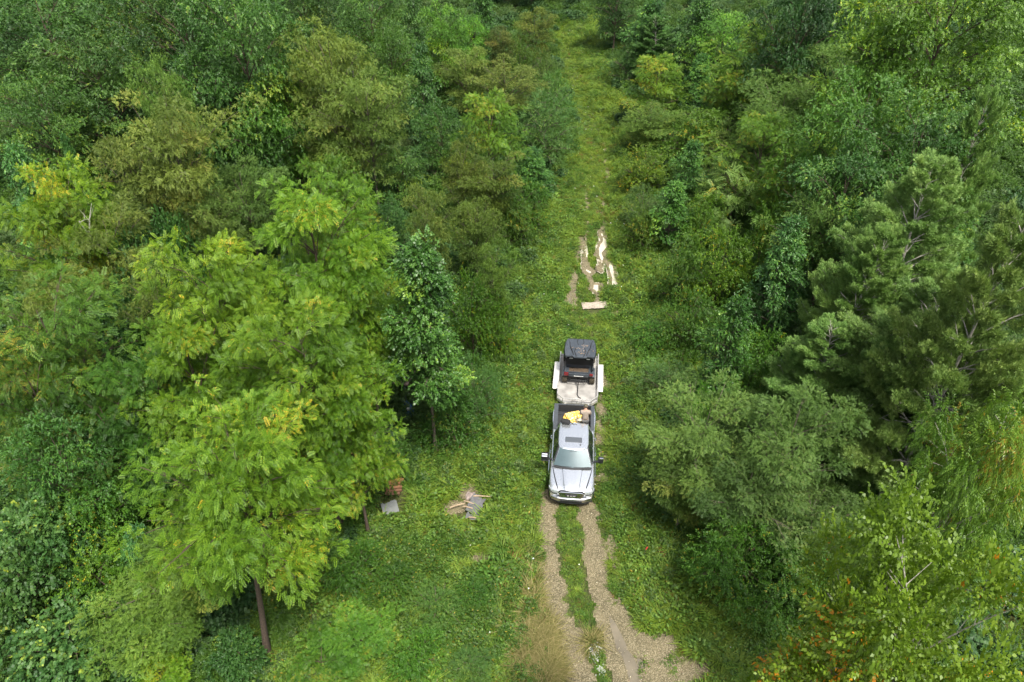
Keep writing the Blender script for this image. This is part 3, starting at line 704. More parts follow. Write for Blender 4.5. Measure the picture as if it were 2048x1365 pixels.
class MB:
    """collects shapes of one part in local coordinates"""
    def __init__(s): s.bm = bmesh.new()
    def box(s, x0, x1, y0, y1, z0, z1, bev=.0, M=None):
        r = bmesh.ops.create_cube(s.bm, size=1.0); vs = r['verts']
        for v in vs: v.co = Vector(((x0 + x1) / 2 + v.co.x * (x1 - x0), (y0 + y1) / 2 + v.co.y * (y1 - y0), (z0 + z1) / 2 + v.co.z * (z1 - z0)))
        if M is not None: bmesh.ops.transform(s.bm, matrix=M, verts=vs)
        if bev:
            es = list({e for v in vs for e in v.link_edges}); bmesh.ops.bevel(s.bm, geom=es, offset=bev, segments=2, affect='EDGES', profile=.6)
        return s
    def tube(s, pts, rad, sides=8):
        P = np.array(pts, float); r = np.full(len(P), rad) if np.isscalar(rad) else np.array(rad)
        V, Q = tubes([(P, r)], sides); vs = [s.bm.verts.new(v) for v in V]
        for q in Q: s.bm.faces.new([vs[i] for i in q])
        n = sides; s.bm.faces.new(vs[:n][::-1]); s.bm.faces.new(vs[-n:]); return s
    def loft(s, secs, cap=True, close=True):
        rows = [[s.bm.verts.new(p) for p in sec] for sec in secs]; n = len(rows[0])
        for a, b in zip(rows, rows[1:]):
            for i in range(n if close else n - 1): s.bm.faces.new([a[i], a[(i + 1) % n], b[(i + 1) % n], b[i]])
        if cap: s.bm.faces.new(rows[0][::-1]); s.bm.faces.new(rows[-1])
        return s
    def plate(s, pts, th, d=None):
        """flat outline (3D points) thickened along d (default its normal)"""
        P = [Vector(p) for p in pts]
        nrm = Vector(d) if d else (P[1] - P[0]).cross(P[2] - P[0]).normalized() * th
        if d: nrm = Vector(d).normalized() * th
        a = [s.bm.verts.new(p) for p in P]; b = [s.bm.verts.new(p + nrm) for p in P]; n = len(P)
        s.bm.faces.new(a[::-1]); s.bm.faces.new(b)
        for i in range(n): s.bm.faces.new([a[i], a[(i + 1) % n], b[(i + 1) % n], b[i]])
        return s
    def lathe(s, prof, c, axis='x', n=28):
        """prof: [(offset along axis, radius)]"""
        rows = []
        for o, r in prof:
            row = []
            for k in range(n):
                t = k * 2 * math.pi / n; u, v = r * math.cos(t), r * math.sin(t)
                row.append(s.bm.verts.new(Vector(c) + (Vector((o, u, v)) if axis == 'x' else Vector((u, v, o)) if axis == 'z' else Vector((u, o, v)))))
            rows.append(row)
        for a, b in zip(rows, rows[1:]):
            for i in range(n): s.bm.faces.new([a[i], a[(i + 1) % n], b[(i + 1) % n], b[i]])
        s.bm.faces.new(rows[0][::-1]); s.bm.faces.new(rows[-1]); return s
    def build(s, name, mat, parent, smooth=False, sub=0, bevel=0.):
        bmesh.ops.recalc_face_normals(s.bm, faces=s.bm.faces)
        if smooth:
            for f in s.bm.faces: f.smooth = True
        me = bpy.data.meshes.new(name); s.bm.to_mesh(me); s.bm.free(); me.materials.append(mat)
        o = put(name, me, parent)
        if bevel:
            m = o.modifiers.new('bevel', 'BEVEL'); m.width = bevel; m.segments = 2; m.limit_method = 'ANGLE'
        if sub:
            m = o.modifiers.new('sub', 'SUBSURF'); m.levels = sub; m.render_levels = sub
        if smooth and not sub:
            me.set_sharp_from_angle(angle=R(38))
        return o
def full(half):
    """half section (x>=0) -> closed section"""
    return [(x, y, z) for x, y, z in half] + [(-x, y, z) for x, y, z in reversed(half)]
def wheel(parent, x, y, r, w, tyre='tyre', rim='rim', knob=False):
    s = 1 if x > 0 else -1
    o = w / 2
    t = MB().lathe([(-o, r * .62), (-o, r * .88), (-o * .8, r * .97), (-o * .4, r), (o * .4, r), (o * .8, r * .97), (o, r * .88), (o, r * .62)], (x, y, r))
    if knob:
        for k in range(18):
            a = k * math.pi / 9
            for q in (-.6, 0, .6):
                t.box(x + q * o - .035, x + q * o + .035, -.03, .03, r * .96, r * 1.06, M=Matrix.Translation((0, y, r)) @ Matrix.Rotation(a + q * .25, 4, 'X'))
    wh = t.build('wheel', PM[tyre], parent, True)
    m = MB().lathe([(s * o * .3, r * .6), (s * o * .75, r * .60), (s * o * 1.02, r * .63), (s * o * .8, r * .5), (s * o * .7, r * .18), (s * o * 1.05, r * .13), (s * o * 1.08, .005)], (x, y, r))
    m.build('rim', PM[rim], wh, True)
    return wh
def text_mesh(body, size, ext=.006):
    cu = bpy.data.curves.new('txt', 'FONT'); cu.body = body; cu.size = size; cu.extrude = ext; cu.align_x = 'CENTER'; cu.align_y = 'CENTER'; cu.resolution_u = 2
    cu.space_character = 1.35
    o = bpy.data.objects.new('txt', cu); COL.objects.link(o)
    bpy.context.view_layer.update(); me = bpy.data.meshes.new_from_object(o.evaluated_get(bpy.context.evaluated_depsgraph_get()))
    bpy.data.objects.remove(o); bpy.data.curves.remove(cu); return me

def build_pickup():
    T = empty('pickup_truck', (TRUCK[0], TRUCK[1], 0), TRUCK[2])
    tag(T, 'silver grey crew cab pickup truck facing the camera on the rutted track, towing the trailer', 'pickup truck')
    I = np.interp
    ws = lambda y: I(y, [.10, .22, .45, .9, 1.5, 4.1], [.93, 1.0, 1.04, 1.06, 1.05, 1.05])
    zs = lambda y: I(y, [.10, .25, .5, .9, 1.5, 4.1], [1.03, 1.13, 1.18, 1.22, 1.28, 1.36])
    def sec(y, top):
        w, z = ws(y), zs(y)
        return full([(0.0001, y, .45), (w - .12, y, .45), (w - .02, y, .58), (w, y, .80), (w + .005, y, z - .18), (w - .02, y, z - .05), (w - .09, y, z), (w - .28, y, top - .01), (0.0001, y, top)])
    m = MB(); m.loft([sec(y, zs(y) + .02) for y in (.16, .3, .5, .75, 1.0, 1.25, 1.5, 2.2, 3.0, 4.1)])
    body = m.build('body', PM['paint'], T, True)
    # hood with a raised middle, its outline narrowing to the grille
    rows = []
    for y in (.17, .24, .4, .7, 1.0, 1.3, 1.52):
        g = I(y, [.17, .5, 1.0, 1.52], [.60, .70, .82, .92]); h = I(y, [.17, .24, .4, 1.0, 1.52], [1.16, 1.22, 1.27, 1.35, 1.40]); e = zs(y) + .035
        rows.append([(x * g, y + (0.0 if y > .3 else (1 - abs(x)) * -.05), (h if abs(x) < .38 / .8 else I(abs(x), [.475, .53, .85, 1], [h, h - .025, h - .05, e]))) for x in (-1, -.85, -.53, -.47, -.2, .2, .47, .53, .85, 1)])
    m = MB(); m.loft(rows, cap=False, close=False)
    hood = m.build('hood', PM['paint'], T, True)
    for s in (-1, 1):
        m = MB(); m.tube([(s * .435 * I(y, [.2, 1.5], [.62, .90]) / .8, y, I(y, [.24, .4, 1.0, 1.52], [1.222, 1.262, 1.342, 1.392])) for y in (.25, .4, .7, 1.0, 1.45)], .008, 6).build('crease', PM['greyplast'], hood)
        m = MB(); m.tube([(s * (I(y, [.17, .5, 1.0, 1.52], [.60, .70, .82, .92]) + .012), y, zs(y) + .026) for y in (.18, .3, .5, .8, 1.1, 1.3, 1.5)], [.02, .024, .026, .026, .024, .02, .016], 6).build('panel_gap', PM['black'], hood)
    # greenhouse
    zt = 1.93
    low = [(.60, 1.44), (.90, 1.56), (.955, 2.2), (.955, 3.4), (.93, 4.06)]
    top = [(.50, 2.18), (.655, 2.24), (.715, 2.6), (.725, 3.4), (.70, 3.98)]
    lo = [(x, y, 1.36) for x, y in low]; tp = [(x, y, zt) for x, y in top]
    FL = [(-x, y, z) for x, y, z in reversed(lo)] + lo; FT = [(-x, y, z) for x, y, z in reversed(tp)] + tp
    mid = [tuple(np.array(a) * .4 + np.array(b) * .6) for a, b in zip(FL, FT)]
    m = MB(); m.loft([FL, mid, FT], cap=True)
    cab = m.build('cab', PM['paint'], T, True)
    rows = []
    for y, w in ((2.15, .52), (2.2, .63), (2.3, .675), (2.6, .715), (3.4, .72), (3.9, .705), (4.0, .68)):
        rows.append([(x * w, y - (.06 * (1 - x * x) if y < 2.5 else 0), zt + .03 + .035 * (1 - x * x) - (.028 if y < 2.18 or y > 3.95 else 0) - (.025 if abs(x) == 1 else 0)) for x in (-1, -.93, -.6, -.3, 0, .3, .6, .93, 1)])
    m = MB(); m.loft(rows, cap=False, close=False); roof = m.build('roof', PM['paint'], T, True)
    m = MB()
    for x in (-.5, -.3, -.1, .1, .3, .5): m.box(x - .012, x + .012, 3.12, 3.92, zt + .045, zt + .072 - abs(x) * .03, .004)
    m.build('rib', PM['paint'], roof)
    MB().box(-.40, .40, 2.58, 2.92, zt + .05, zt + .078, .03).build('sunroof', PM['sunroof'], T)
    MB().loft([[(x + a * .5, y, z) for a, z in ((-.05, 0), (.05, 0), (.03, h), (-.03, h))] for x, y, z, h in [(-.38, 2.28, zt + .05, .01), (-.38, 2.34, zt + .05, .06), (-.38, 2.46, zt + .05, .09)]]).build('antenna', PM['black'], T)
    MB().lathe([(0, .035), (.05, .03), (.06, .01)], (.33, 2.42, zt + .05), 'z', 12).build('roof_sensor', PM['black'], T)
    # glass, set proud of the cab shell
    def pane(name, a, b, c, d, mat, off, parent=T):
        return MB().plate([a, b, c, d], .006, off).build(name, mat, parent)
    m = MB(); rows = []
    for t in (0, .5, 1):
        r_ = []
        for x in (-1, -.66, -.3, 0, .3, .66, 1):
            xl, xt = x * .90, x * .645; yl = 1.53 - .12 * (1 - x * x); yt = 2.225 - .05 * (1 - x * x)
            r_.append((xl * (1 - t) + xt * t, yl * (1 - t) + yt * t - .018, 1.385 * (1 - t) + (zt + .015) * t + .02 + .03 * (1 - abs(x)) * math.sin(t * math.pi)))
        rows.append(r_)
    m.loft(rows, cap=False, close=False); wsn = m.build('windscreen', PM['glass'], T, True)
    m = MB(); m.tube([(-.84, 1.50, 1.43), (-.5, 1.42, 1.45), (-.05, 1.42, 1.45)], .012, 6); m.tube([(.05, 1.415, 1.445), (.45, 1.43, 1.44), (.80, 1.50, 1.43)], .012, 6); m.build('wiper', PM['black'], T)
    m = MB(); m.loft([[(x, 1.50 - .13 * (1 - (x / .92) ** 2) + dy, 1.415 + dz) for dy, dz in ((-.07, -.01), (.02, .012), (.02, -.02), (-.07, -.03))] for x in (-.92, -.7, -.35, 0, .35, .7, .92)]); m.build('cowl', PM['black'], T)
    MB().box(-.17, .17, 2.04, 2.17, 1.885, 1.90, .01, ).build('mirror_housing', PM['greyplast'], wsn)
    for s in (-1, 1):
        for (y0, y1, u0, u1) in ((1.72, 2.76, 2.34, 2.74), (2.84, 3.78, 2.82, 3.72)):
            a = (s * .962, y0, 1.40); b = (s * .962, y1, 1.40); c = (s * .742, u1, zt - .04); d = (s * .735, u0, zt - .04)
            pane('side_window', a, b, c, d, PM['dglass'], (s, 0, .35))
        # door seams and chrome handles
        for y in (2.78, 3.86): MB().box(s * 1.052, s * 1.060, y - .008, y + .008, .62, 1.34).build('door_seam', PM['black'], T)
        for y in (2.62, 3.68): MB().tube([(s * 1.06, y - .12, 1.18), (s * 1.11, y - .10, 1.19), (s * 1.11, y + .08, 1.19), (s * 1.06, y + .10, 1.18)], .022, 6).build('door_handle', PM['chrome'], T)
        MB().tube([(s * 1.00, 1.75, .42), (s * 1.12, 1.85, .40), (s * 1.12, 3.9, .40), (s * 1.0, 4.0, .42)], .05, 8).build('side_step', PM['chrome'], T)
        # towing mirror
        mr = MB().loft([[(s * x, 1.93 + dy, z + dz) for dy, dz in ((-.05, -.03), (.05, -.03), (.05, .03), (-.05, .03))] for x, z in ((.98, 1.36), (1.15, 1.42), (1.28, 1.46))]).build('mirror_arm', PM['black'], T)
        m = MB(); m.box(s * 1.20, s * 1.46, 1.90, 2.06, 1.30, 1.66, .045); mh = m.build('mirror_head', PM['black'], T, True)
        m = MB(); m.box(s * 1.26, s * 1.455, 1.880, 1.96, 1.60, 1.68, .035); m.build('mirror_cap', PM['chrome'], mh, True)
        # headlight wrapping the corner
        hl = MB().loft([[(s * x, y, z) for y, z in ((yf, z0), (yf + .05, z1), (yf + .16, z1 - .01), (yf + .10, z0))] for x, yf, z0, z1 in ((.63, .045, .93, 1.13), (.80, .08, .93, 1.12), (.95, .16, .93, 1.11), (1.055, .34, .98, 1.12))]).build('headlight', PM['lamp'], T)
        MB().tube([(s * .64, .035, 1.03), (s * .82, .075, 1.03), (s * .97, .16, 1.03), (s * 1.06, .33, 1.06)], .018, 6).build('lamp_trim', PM['black'], hl)
        # fog lamp pocket
        MB().box(s * .70, s * .90, .03, .10, .60, .74, .02, M=Matrix.Rotation(s * .10, 4, 'Z')).build('fog_lamp', PM['black'], T)
    T.scale = (1.035, 1, 1)
    # grille: hexagonal chrome frame, dark field, bars, badge
    hexo = [(-.60, 1.08), (-.50, 1.15), (.50, 1.15), (.60, 1.08), (.47, .80), (-.47, .80)]
    sl = lambda z: .03 - (1.15 - z) * .12
    fr = MB().plate([(x, sl(z) + .03, z) for x, z in hexo], .12, (0, 1, 0)).build('grille', PM['black'], T)
    m = MB(); P = [(x, sl(z) + .02, z) for x, z in hexo]; m.tube(P + [P[0]], .022, 6); m.build('frame', PM['chrome'], fr)
    m = MB()
    for k in range(6):
        z = .855 + k * .05; hw = .47 + (z - .80) * .44
        m.box(-hw + .02, hw - .02, sl(z) - .004, sl(z) + .03, z - .015, z + .014)
    m.build('bar', PM['chrome'], fr)
    bd = MB().box(-.27, .27, -.035, .0, .955, 1.035, .008).build('badge', PM['black'], fr)
    me = text_mesh('RAM', .085); me.materials.append(PM['white']); tx = put('lettering', me, bd); tx.location = (0, -.038, .993); tx.rotation_euler = (R(90), 0, 0); tx.scale = (1.9, .8, 1)
    # bumper
    m = MB(); m.loft([[(x, y + a, z) for a, z in ((.02, .78), (-.03, .74), (-.05, .58), (.0, .50), (.10, .50), (.10, .78))] for x, y in ((-1.03, .38), (-.92, .16), (-.62, .03), (-.3, 0), (.3, 0), (.62, .03), (.92, .16), (1.03, .38))])
    bp = m.build('bumper', plain('bumper_chrome', (.55, .56, .58), .25, 1.), T, bevel=.01)
    MB().box(-.50, .50, -.058, -.02, .575, .68, .01).build('air_slot', PM['black'], bp)
    MB().loft([[(x, y + a, z) for a, z in ((-.03, .42), (.0, .50), (.15, .50), (.12, .42))] for x, y in ((-.98, .22), (-.6, .05), (0, .01), (.6, .05), (.98, .22))]).build('valance', PM['black'], bp)
    # bed
    m = MB()
    for s in (-1, 1):
        m.loft([[(s * a, y, z) for a, z in ((.84, .62), (w - .04, .50), (w, .70), (w + .005, 1.10), (w - .01, 1.36), (.86, 1.36))] for y, w in ((4.12, 1.05), (4.45, 1.055), (4.75, 1.085), (5.05, 1.09), (5.35, 1.085), (5.6, 1.055), (5.98, 1.03))])
    m.box(-.9, .9, 4.12, 4.18, .62, 1.36)
    bed = m.build('bed', PM['paint'], T, True)
    m = MB(); m.box(-.84, .84, 4.18, 5.97, .80, .86)
    for k in range(9): m.box(-.74 + k * .17, -.66 + k * .17, 4.2, 5.95, .855, .875)
    for s in (-1, 1): m.box(s * .825, s * .86, 4.18, 5.97, .86, 1.34); m.box(s * .62, s * .83, 4.75, 5.45, .86, 1.08, .03)
    m.box(-.84, .84, 4.18, 4.20, .86, 1.34); m.build('bed_liner', PM['liner'], bed)
    m = MB()
    for s in (-1, 1): m.box(s * .84, s * 1.03, 4.12, 6.0, 1.362, 1.395, .012)
    m.box(-.85, .85, 4.10, 4.19, 1.362, 1.395, .012); m.build('rail_cap', PM['greyplast'], bed, True)
    tg = MB().box(-.83, .83, 5.985, 6.05, .66, 1.375, .012).build('tailgate', PM['greyplast'], T, True)
    MB().box(-.82, .82, 5.972, 5.983, .88, 1.34).build('inner_panel', PM['liner'], tg)
    m = MB(); m.loft([[(x, 6.06 + a, z) for a, z in ((0, .50), (.10, .50), (.12, .66), (0, .68))] for x in (-1.0, -.5, .5, 1.0)]); m.build('rear_bumper', PM['chrome'], T)
    for s in (-1, 1):
        MB().box(s * .86, s * 1.035, 5.985, 6.03, .92, 1.30, .01).build('tail_light', PM['red'], T)
        for y in (1.02, 4.95):
            ar = MB().lathe([(s * 1.04, .49), (s * 1.068, .49), (s * 1.068, .44)], (0, y, .44)).build('wheel_arch', PM['black'], T)
            wheel(T, s * .945, y, .42, .27)
    MB().box(-.06, .06, 6.0, 6.35, .46, .54).build('hitch', PM['black'], T)
    return T
TR = build_pickup()

def local(x, y, z=0):
    c, s = math.cos(TRUCK[2]), math.sin(TRUCK[2]); return (TRUCK[0] + x * c - y * s, TRUCK[1] + x * s + y * c, z)

def build_trailer():
    T = empty('utility_trailer', local(.05, 0), TRUCK[2] + R(-.8)); tag(T, 'flat aluminium utility trailer with pale fenders hitched behind the pickup', 'trailer')
    zd = .50
    out = [(-.78, 7.12), (.78, 7.12), (1.10, 7.45), (1.10, 11.25), (-1.10, 11.25), (-1.10, 7.45)]
    MB().plate([(x, y, zd - .04) for x, y in out], .04, (0, 0, 1)).build('deck', PM['deck'], T)
    m = MB(); P = out
    for (a, b) in zip(P, P[1:] + P[:1]):
        if a[1] == b[1] == 11.25: continue
        A, B = Vector((*a, 0)), Vector((*b, 0)); d = (B - A).normalized(); nrm = Vector((d.y, -d.x, 0)) * .05
        m.plate([A + Vector((0, 0, zd - .12)), B + Vector((0, 0, zd - .12)), B + nrm + Vector((0, 0, zd - .12)), A + nrm + Vector((0, 0, zd - .12))], .16, (0, 0, 1))
    m.build('frame', PM['alu'], T)
    m = MB(); zr = .80
    pts = [(-1.12, 11.2, zr), (-1.12, 7.44, zr), (-.80, 7.08, zr), (.80, 7.08, zr), (1.12, 7.44, zr), (1.12, 11.2, zr)]
    m.tube(pts, .035, 6)
    for x, y in [(-1.12, 11.2), (-1.12, 10.2), (-1.12, 8.4), (-1.12, 7.44), (-.8, 7.08), (-.27, 7.08), (.27, 7.08), (.8, 7.08), (1.12, 7.44), (1.12, 8.4), (1.12, 10.2), (1.12, 11.2)]:
        m.tube([(x, y, zd), (x, y, zr)], .028, 6)
    m.build('rail', PM['alu'], T)
    for s in (-1, 1):
        m = MB(); prof = [(8.25, .48), (8.62, .80), (8.8, .84), (10.1, .84), (10.25, .80), (10.45, .50)]
        m.loft([[(s * 1.13, y, z), (s * 1.42, y, z), (s * 1.42, y, z - .05), (s * 1.13, y, z - .05)] for y, z in prof])
        m.plate([(s * 1.405, y, z - .01) for y, z in prof], .012, (s, 0, 0))
        m.build('fender', PM['fender'], T)
        for y in (8.98, 9.80): wheel(T, s * 1.27, y, .34, .20, rim='white')
        # ramp rungs standing at the rear
    m = MB(); m.box(-1.08, 1.08, 11.27, 11.32, zd - .08, zd + .06)
    for k in range(5): m.box(.86, 1.08, 10.55 + k * .14, 10.60 + k * .14, zd + .005, zd + .05)
    m.box(.86, .89, 10.5, 11.2, zd + .005, zd + .06); m.build('ramp', PM['alu'], T)
    m = MB(); m.tube([(-.72, 7.12, .42), (0, 6.42, .50)], .045, 6); m.tube([(.72, 7.12, .42), (0, 6.42, .50)], .045, 6); m.tube([(0, 7.4, .42), (0, 6.36, .50)], .045, 6)
    tn = m.build('tongue', PM['alu'], T); MB().box(-.07, .07, 6.28, 6.52, .50, .60, .02).build('coupler', PM['alu'], tn)
    MB().tube([(.0, 6.75, .25), (.0, 6.75, 1.0)], .035, 8).build('jack', PM['alu'], T)
build_trailer()

def build_utv():
    zd = .50
    T = empty('utility_vehicle', local(.05, 0, zd), TRUCK[2] + R(-.8)); tag(T, 'black side by side off-road buggy with a moulded roof strapped on the trailer', 'buggy')
    T.scale = (1.22, 1, 1.06)
    U = PM['utv']; K = PM['utvdark']
    m = MB(); m.loft([[(s * w, y, z) for s, z in ((-1, z0), (1, z0), (1, z1), (-1, z1))] for y, w, z0, z1 in ((8.75, .50, .35, .60), (9.3, .58, .28, .50), (10.4, .58, .28, .50), (11.0, .52, .35, .75), (11.3, .42, .45, .72))]); m.build('chassis', K, T)
    # cargo box at the rear (towards the camera)
    m = MB(); m.box(-.66, .66, 8.62, 9.32, .62, .68); m.box(-.66, .66, 8.60, 8.65, .66, .93, .015); m.box(-.66, -.61, 8.62, 9.32, .66, .93, .015); m.box(.61, .66, 8.62, 9.32, .66, .93, .015); m.box(-.66, .66, 9.28, 9.33, .66, 1.0, .015)
    cb = m.build('cargo_box', U, T, True)
    MB().box(-.58, .58, 8.68, 9.26, .68, .72, .02).build('load', plain('leaf_litter', (.10, .07, .045), .9, noise=.6, nscale=18, bump=1), cb)
    m = MB(); m.box(-.45, .45, 8.52, 8.60, .66, .86, .03); m.build('tailgate', U, T, True)
    for s in (-1, 1):
        MB().box(s * .50, s * .66, 8.53, 8.60, .74, .88, .02).build('tail_light', PM['red'], T)
        m = MB(); m.loft([[(s * a, y, z) for a, z in ((.46, zt_ - .03), (.74, zt_ - .05), (.76, zt_ - .12), (.46, zt_ - .08))] for y, zt_ in ((8.60, .72), (8.78, .80), (9.2, .80), (9.45, .68))]); m.build('rear_fender', U, T, True)
        m = MB(); m.loft([[(s * a, y, z) for a, z in ((.40, zt_), (.74, zt_ - .04), (.76, zt_ - .12), (.40, zt_ - .08))] for y, zt_ in ((10.35, .70), (10.55, .86), (10.95, .86), (11.2, .72))]); m.build('front_fender', U, T, True)
        # roll cage
        m = MB(); m.tube([(s * .64, 9.32, .70), (s * .63, 9.15, 1.25), (s * .60, 9.10, 1.84), (s * .60, 10.15, 1.88), (s * .66, 10.75, 1.10), (s * .66, 10.8, .75)], .028, 8)
        m.tube([(s * .60, 9.95, 1.86), (s * .66, 9.9, .7)], .025, 8); m.tube([(s * .62, 9.12, 1.55), (s * .66, 8.75, .95)], .02, 6)
        m.build('roll_cage', K, T)
        for y in (8.96, 10.86): wheel(T, s * .64, y, .33, .25, 'mudtyre', 'utvdark_rim' if False else 'rim', knob=True)
        MB().plate([(s * .65, 9.45, .45), (s * .65, 10.35, .45), (s * .65, 10.30, .95), (s * .65, 9.5, .90)], .03, (s, 0, 0)).build('door', K, T)
        m = MB(); m.box(s * .08, s * .54, 9.45, 9.95, .62, .76, .04); m.box(s * .08, s * .54, 9.36, 9.50, .72, 1.25, .04); m.build('seat', K, T, True)
    MB().box(-.60, .60, 9.05, 9.09, 1.10, 1.50, .01).build('rear_net', K, T)
    for s in (-1, 1): MB().box(s * .32, s * .47, 9.02, 9.045, 1.50, 1.56).build('placard', PM['white'], T)
    MB().box(-.22, .22, 8.505, 8.518, .70, .73).build('nameplate', PM['white'], T)
    m = MB(); m.loft([[(s * w, y, z) for s, z in ((-1, z1 - .3), (1, z1 - .3), (.8, z1), (-.8, z1))] for y, w, z1 in ((10.35, .62, 1.08), (10.75, .60, .98), (11.15, .48, .85), (11.35, .40, .72))]); m.build('bonnet', U, T, True)
    MB().tube([(-.5, 10.30, 1.02), (.5, 10.30, 1.02)], .05, 8).build('dashboard', K, T)
    MB().tube([(-.45, 8.60, .42), (-.35, 8.48, .46), (.35, 8.48, .46), (.45, 8.60, .42)], .03, 8).build('rear_bumper', K, T)
    MB().tube([(.0, 8.5, .42), (0, 8.9, .42)], .05, 8).build('receiver', K, T)
    # roof: moulded, with a rear lip, raised middle, two long channels
    zt = 1.90; rows = []
    for y, w, dz in ((8.78, .62, -.10), (8.82, .70, -.03), (8.95, .74, .0), (9.3, .76, .03), (9.9, .74, .035), (10.3, .66, .0), (10.42, .60, -.06)):
        r_ = []
        for x in (-1, -.93, -.72, -.60, -.54, -.42, 0, .42, .54, .60, .72, .93, 1):
            ax = abs(x); z = zt + dz + .02 * (1 - x * x)
            if ax == 1: z -= .10
            if .5 < ax < .65 and 8.9 < y < 10.2: z -= .05
            yy = y - (.10 if ax < .45 and y < 8.9 else 0)
            r_.append((x * w, yy, z))
        rows.append(r_)
    m = MB(); m.loft(rows, cap=False, close=False)
    rf = m.build('roof', U, T, True); so = rf.modifiers.new('solid', 'SOLIDIFY'); so.thickness = .03
    m = MB()
    for s in (-1, 1):
        m.tube([(s * .16, 8.74, zt - .0), (s * .26, 9.15, zt + .045), (s * .20, 9.45, zt + .05)], .016, 6)
        m.tube([(s * .56, 10.2, zt + .0), (s * .50, 9.95, zt + .03), (s * .47, 9.6, zt + .02), (s * .34, 9.1, zt + .03), (s * .30, 8.85, zt)], .02, 6)
        m.tube([(s * .12, 10.32, zt + .02), (s * .16, 9.95, zt + .055), (s * .10, 9.75, zt + .058)], .012, 6)
        m.tube([(s * .68, 9.9, zt + .03), (s * .60, 9.7, zt + .03), (s * .63, 9.2, zt + .02)], .013, 6)
    m.build('moulding', K, rf)
    m = MB(); q = random.Random(4)
    for _ in range(46):
        x = max(-.6, min(.6, q.gauss(.05, .26))); y = q.uniform(8.9, 9.75); s = q.uniform(.008, .017)
        m.box(x - s, x + s, y - s, y + s, zt + .05, zt + .058, M=Matrix.Translation((x, y, 0)) @ Matrix.Rotation(q.uniform(0, 3), 4, 'Z') @ Matrix.Translation((-x, -y, 0)))
    m.build('fallen_leaves', plain('dry_leaf_bits', (.42, .30, .20), .8), rf)
    # winch strap to the trailer front
    MB().tube([(.0, 8.52, .40), (0, 8.35, .12), (.0, 8.1, .03), (-.01, 7.8, .03), (.05, 7.58, .03), (.16, 7.48, .04)], .022, 6).build('strap', PM['strap'], T)
build_utv()

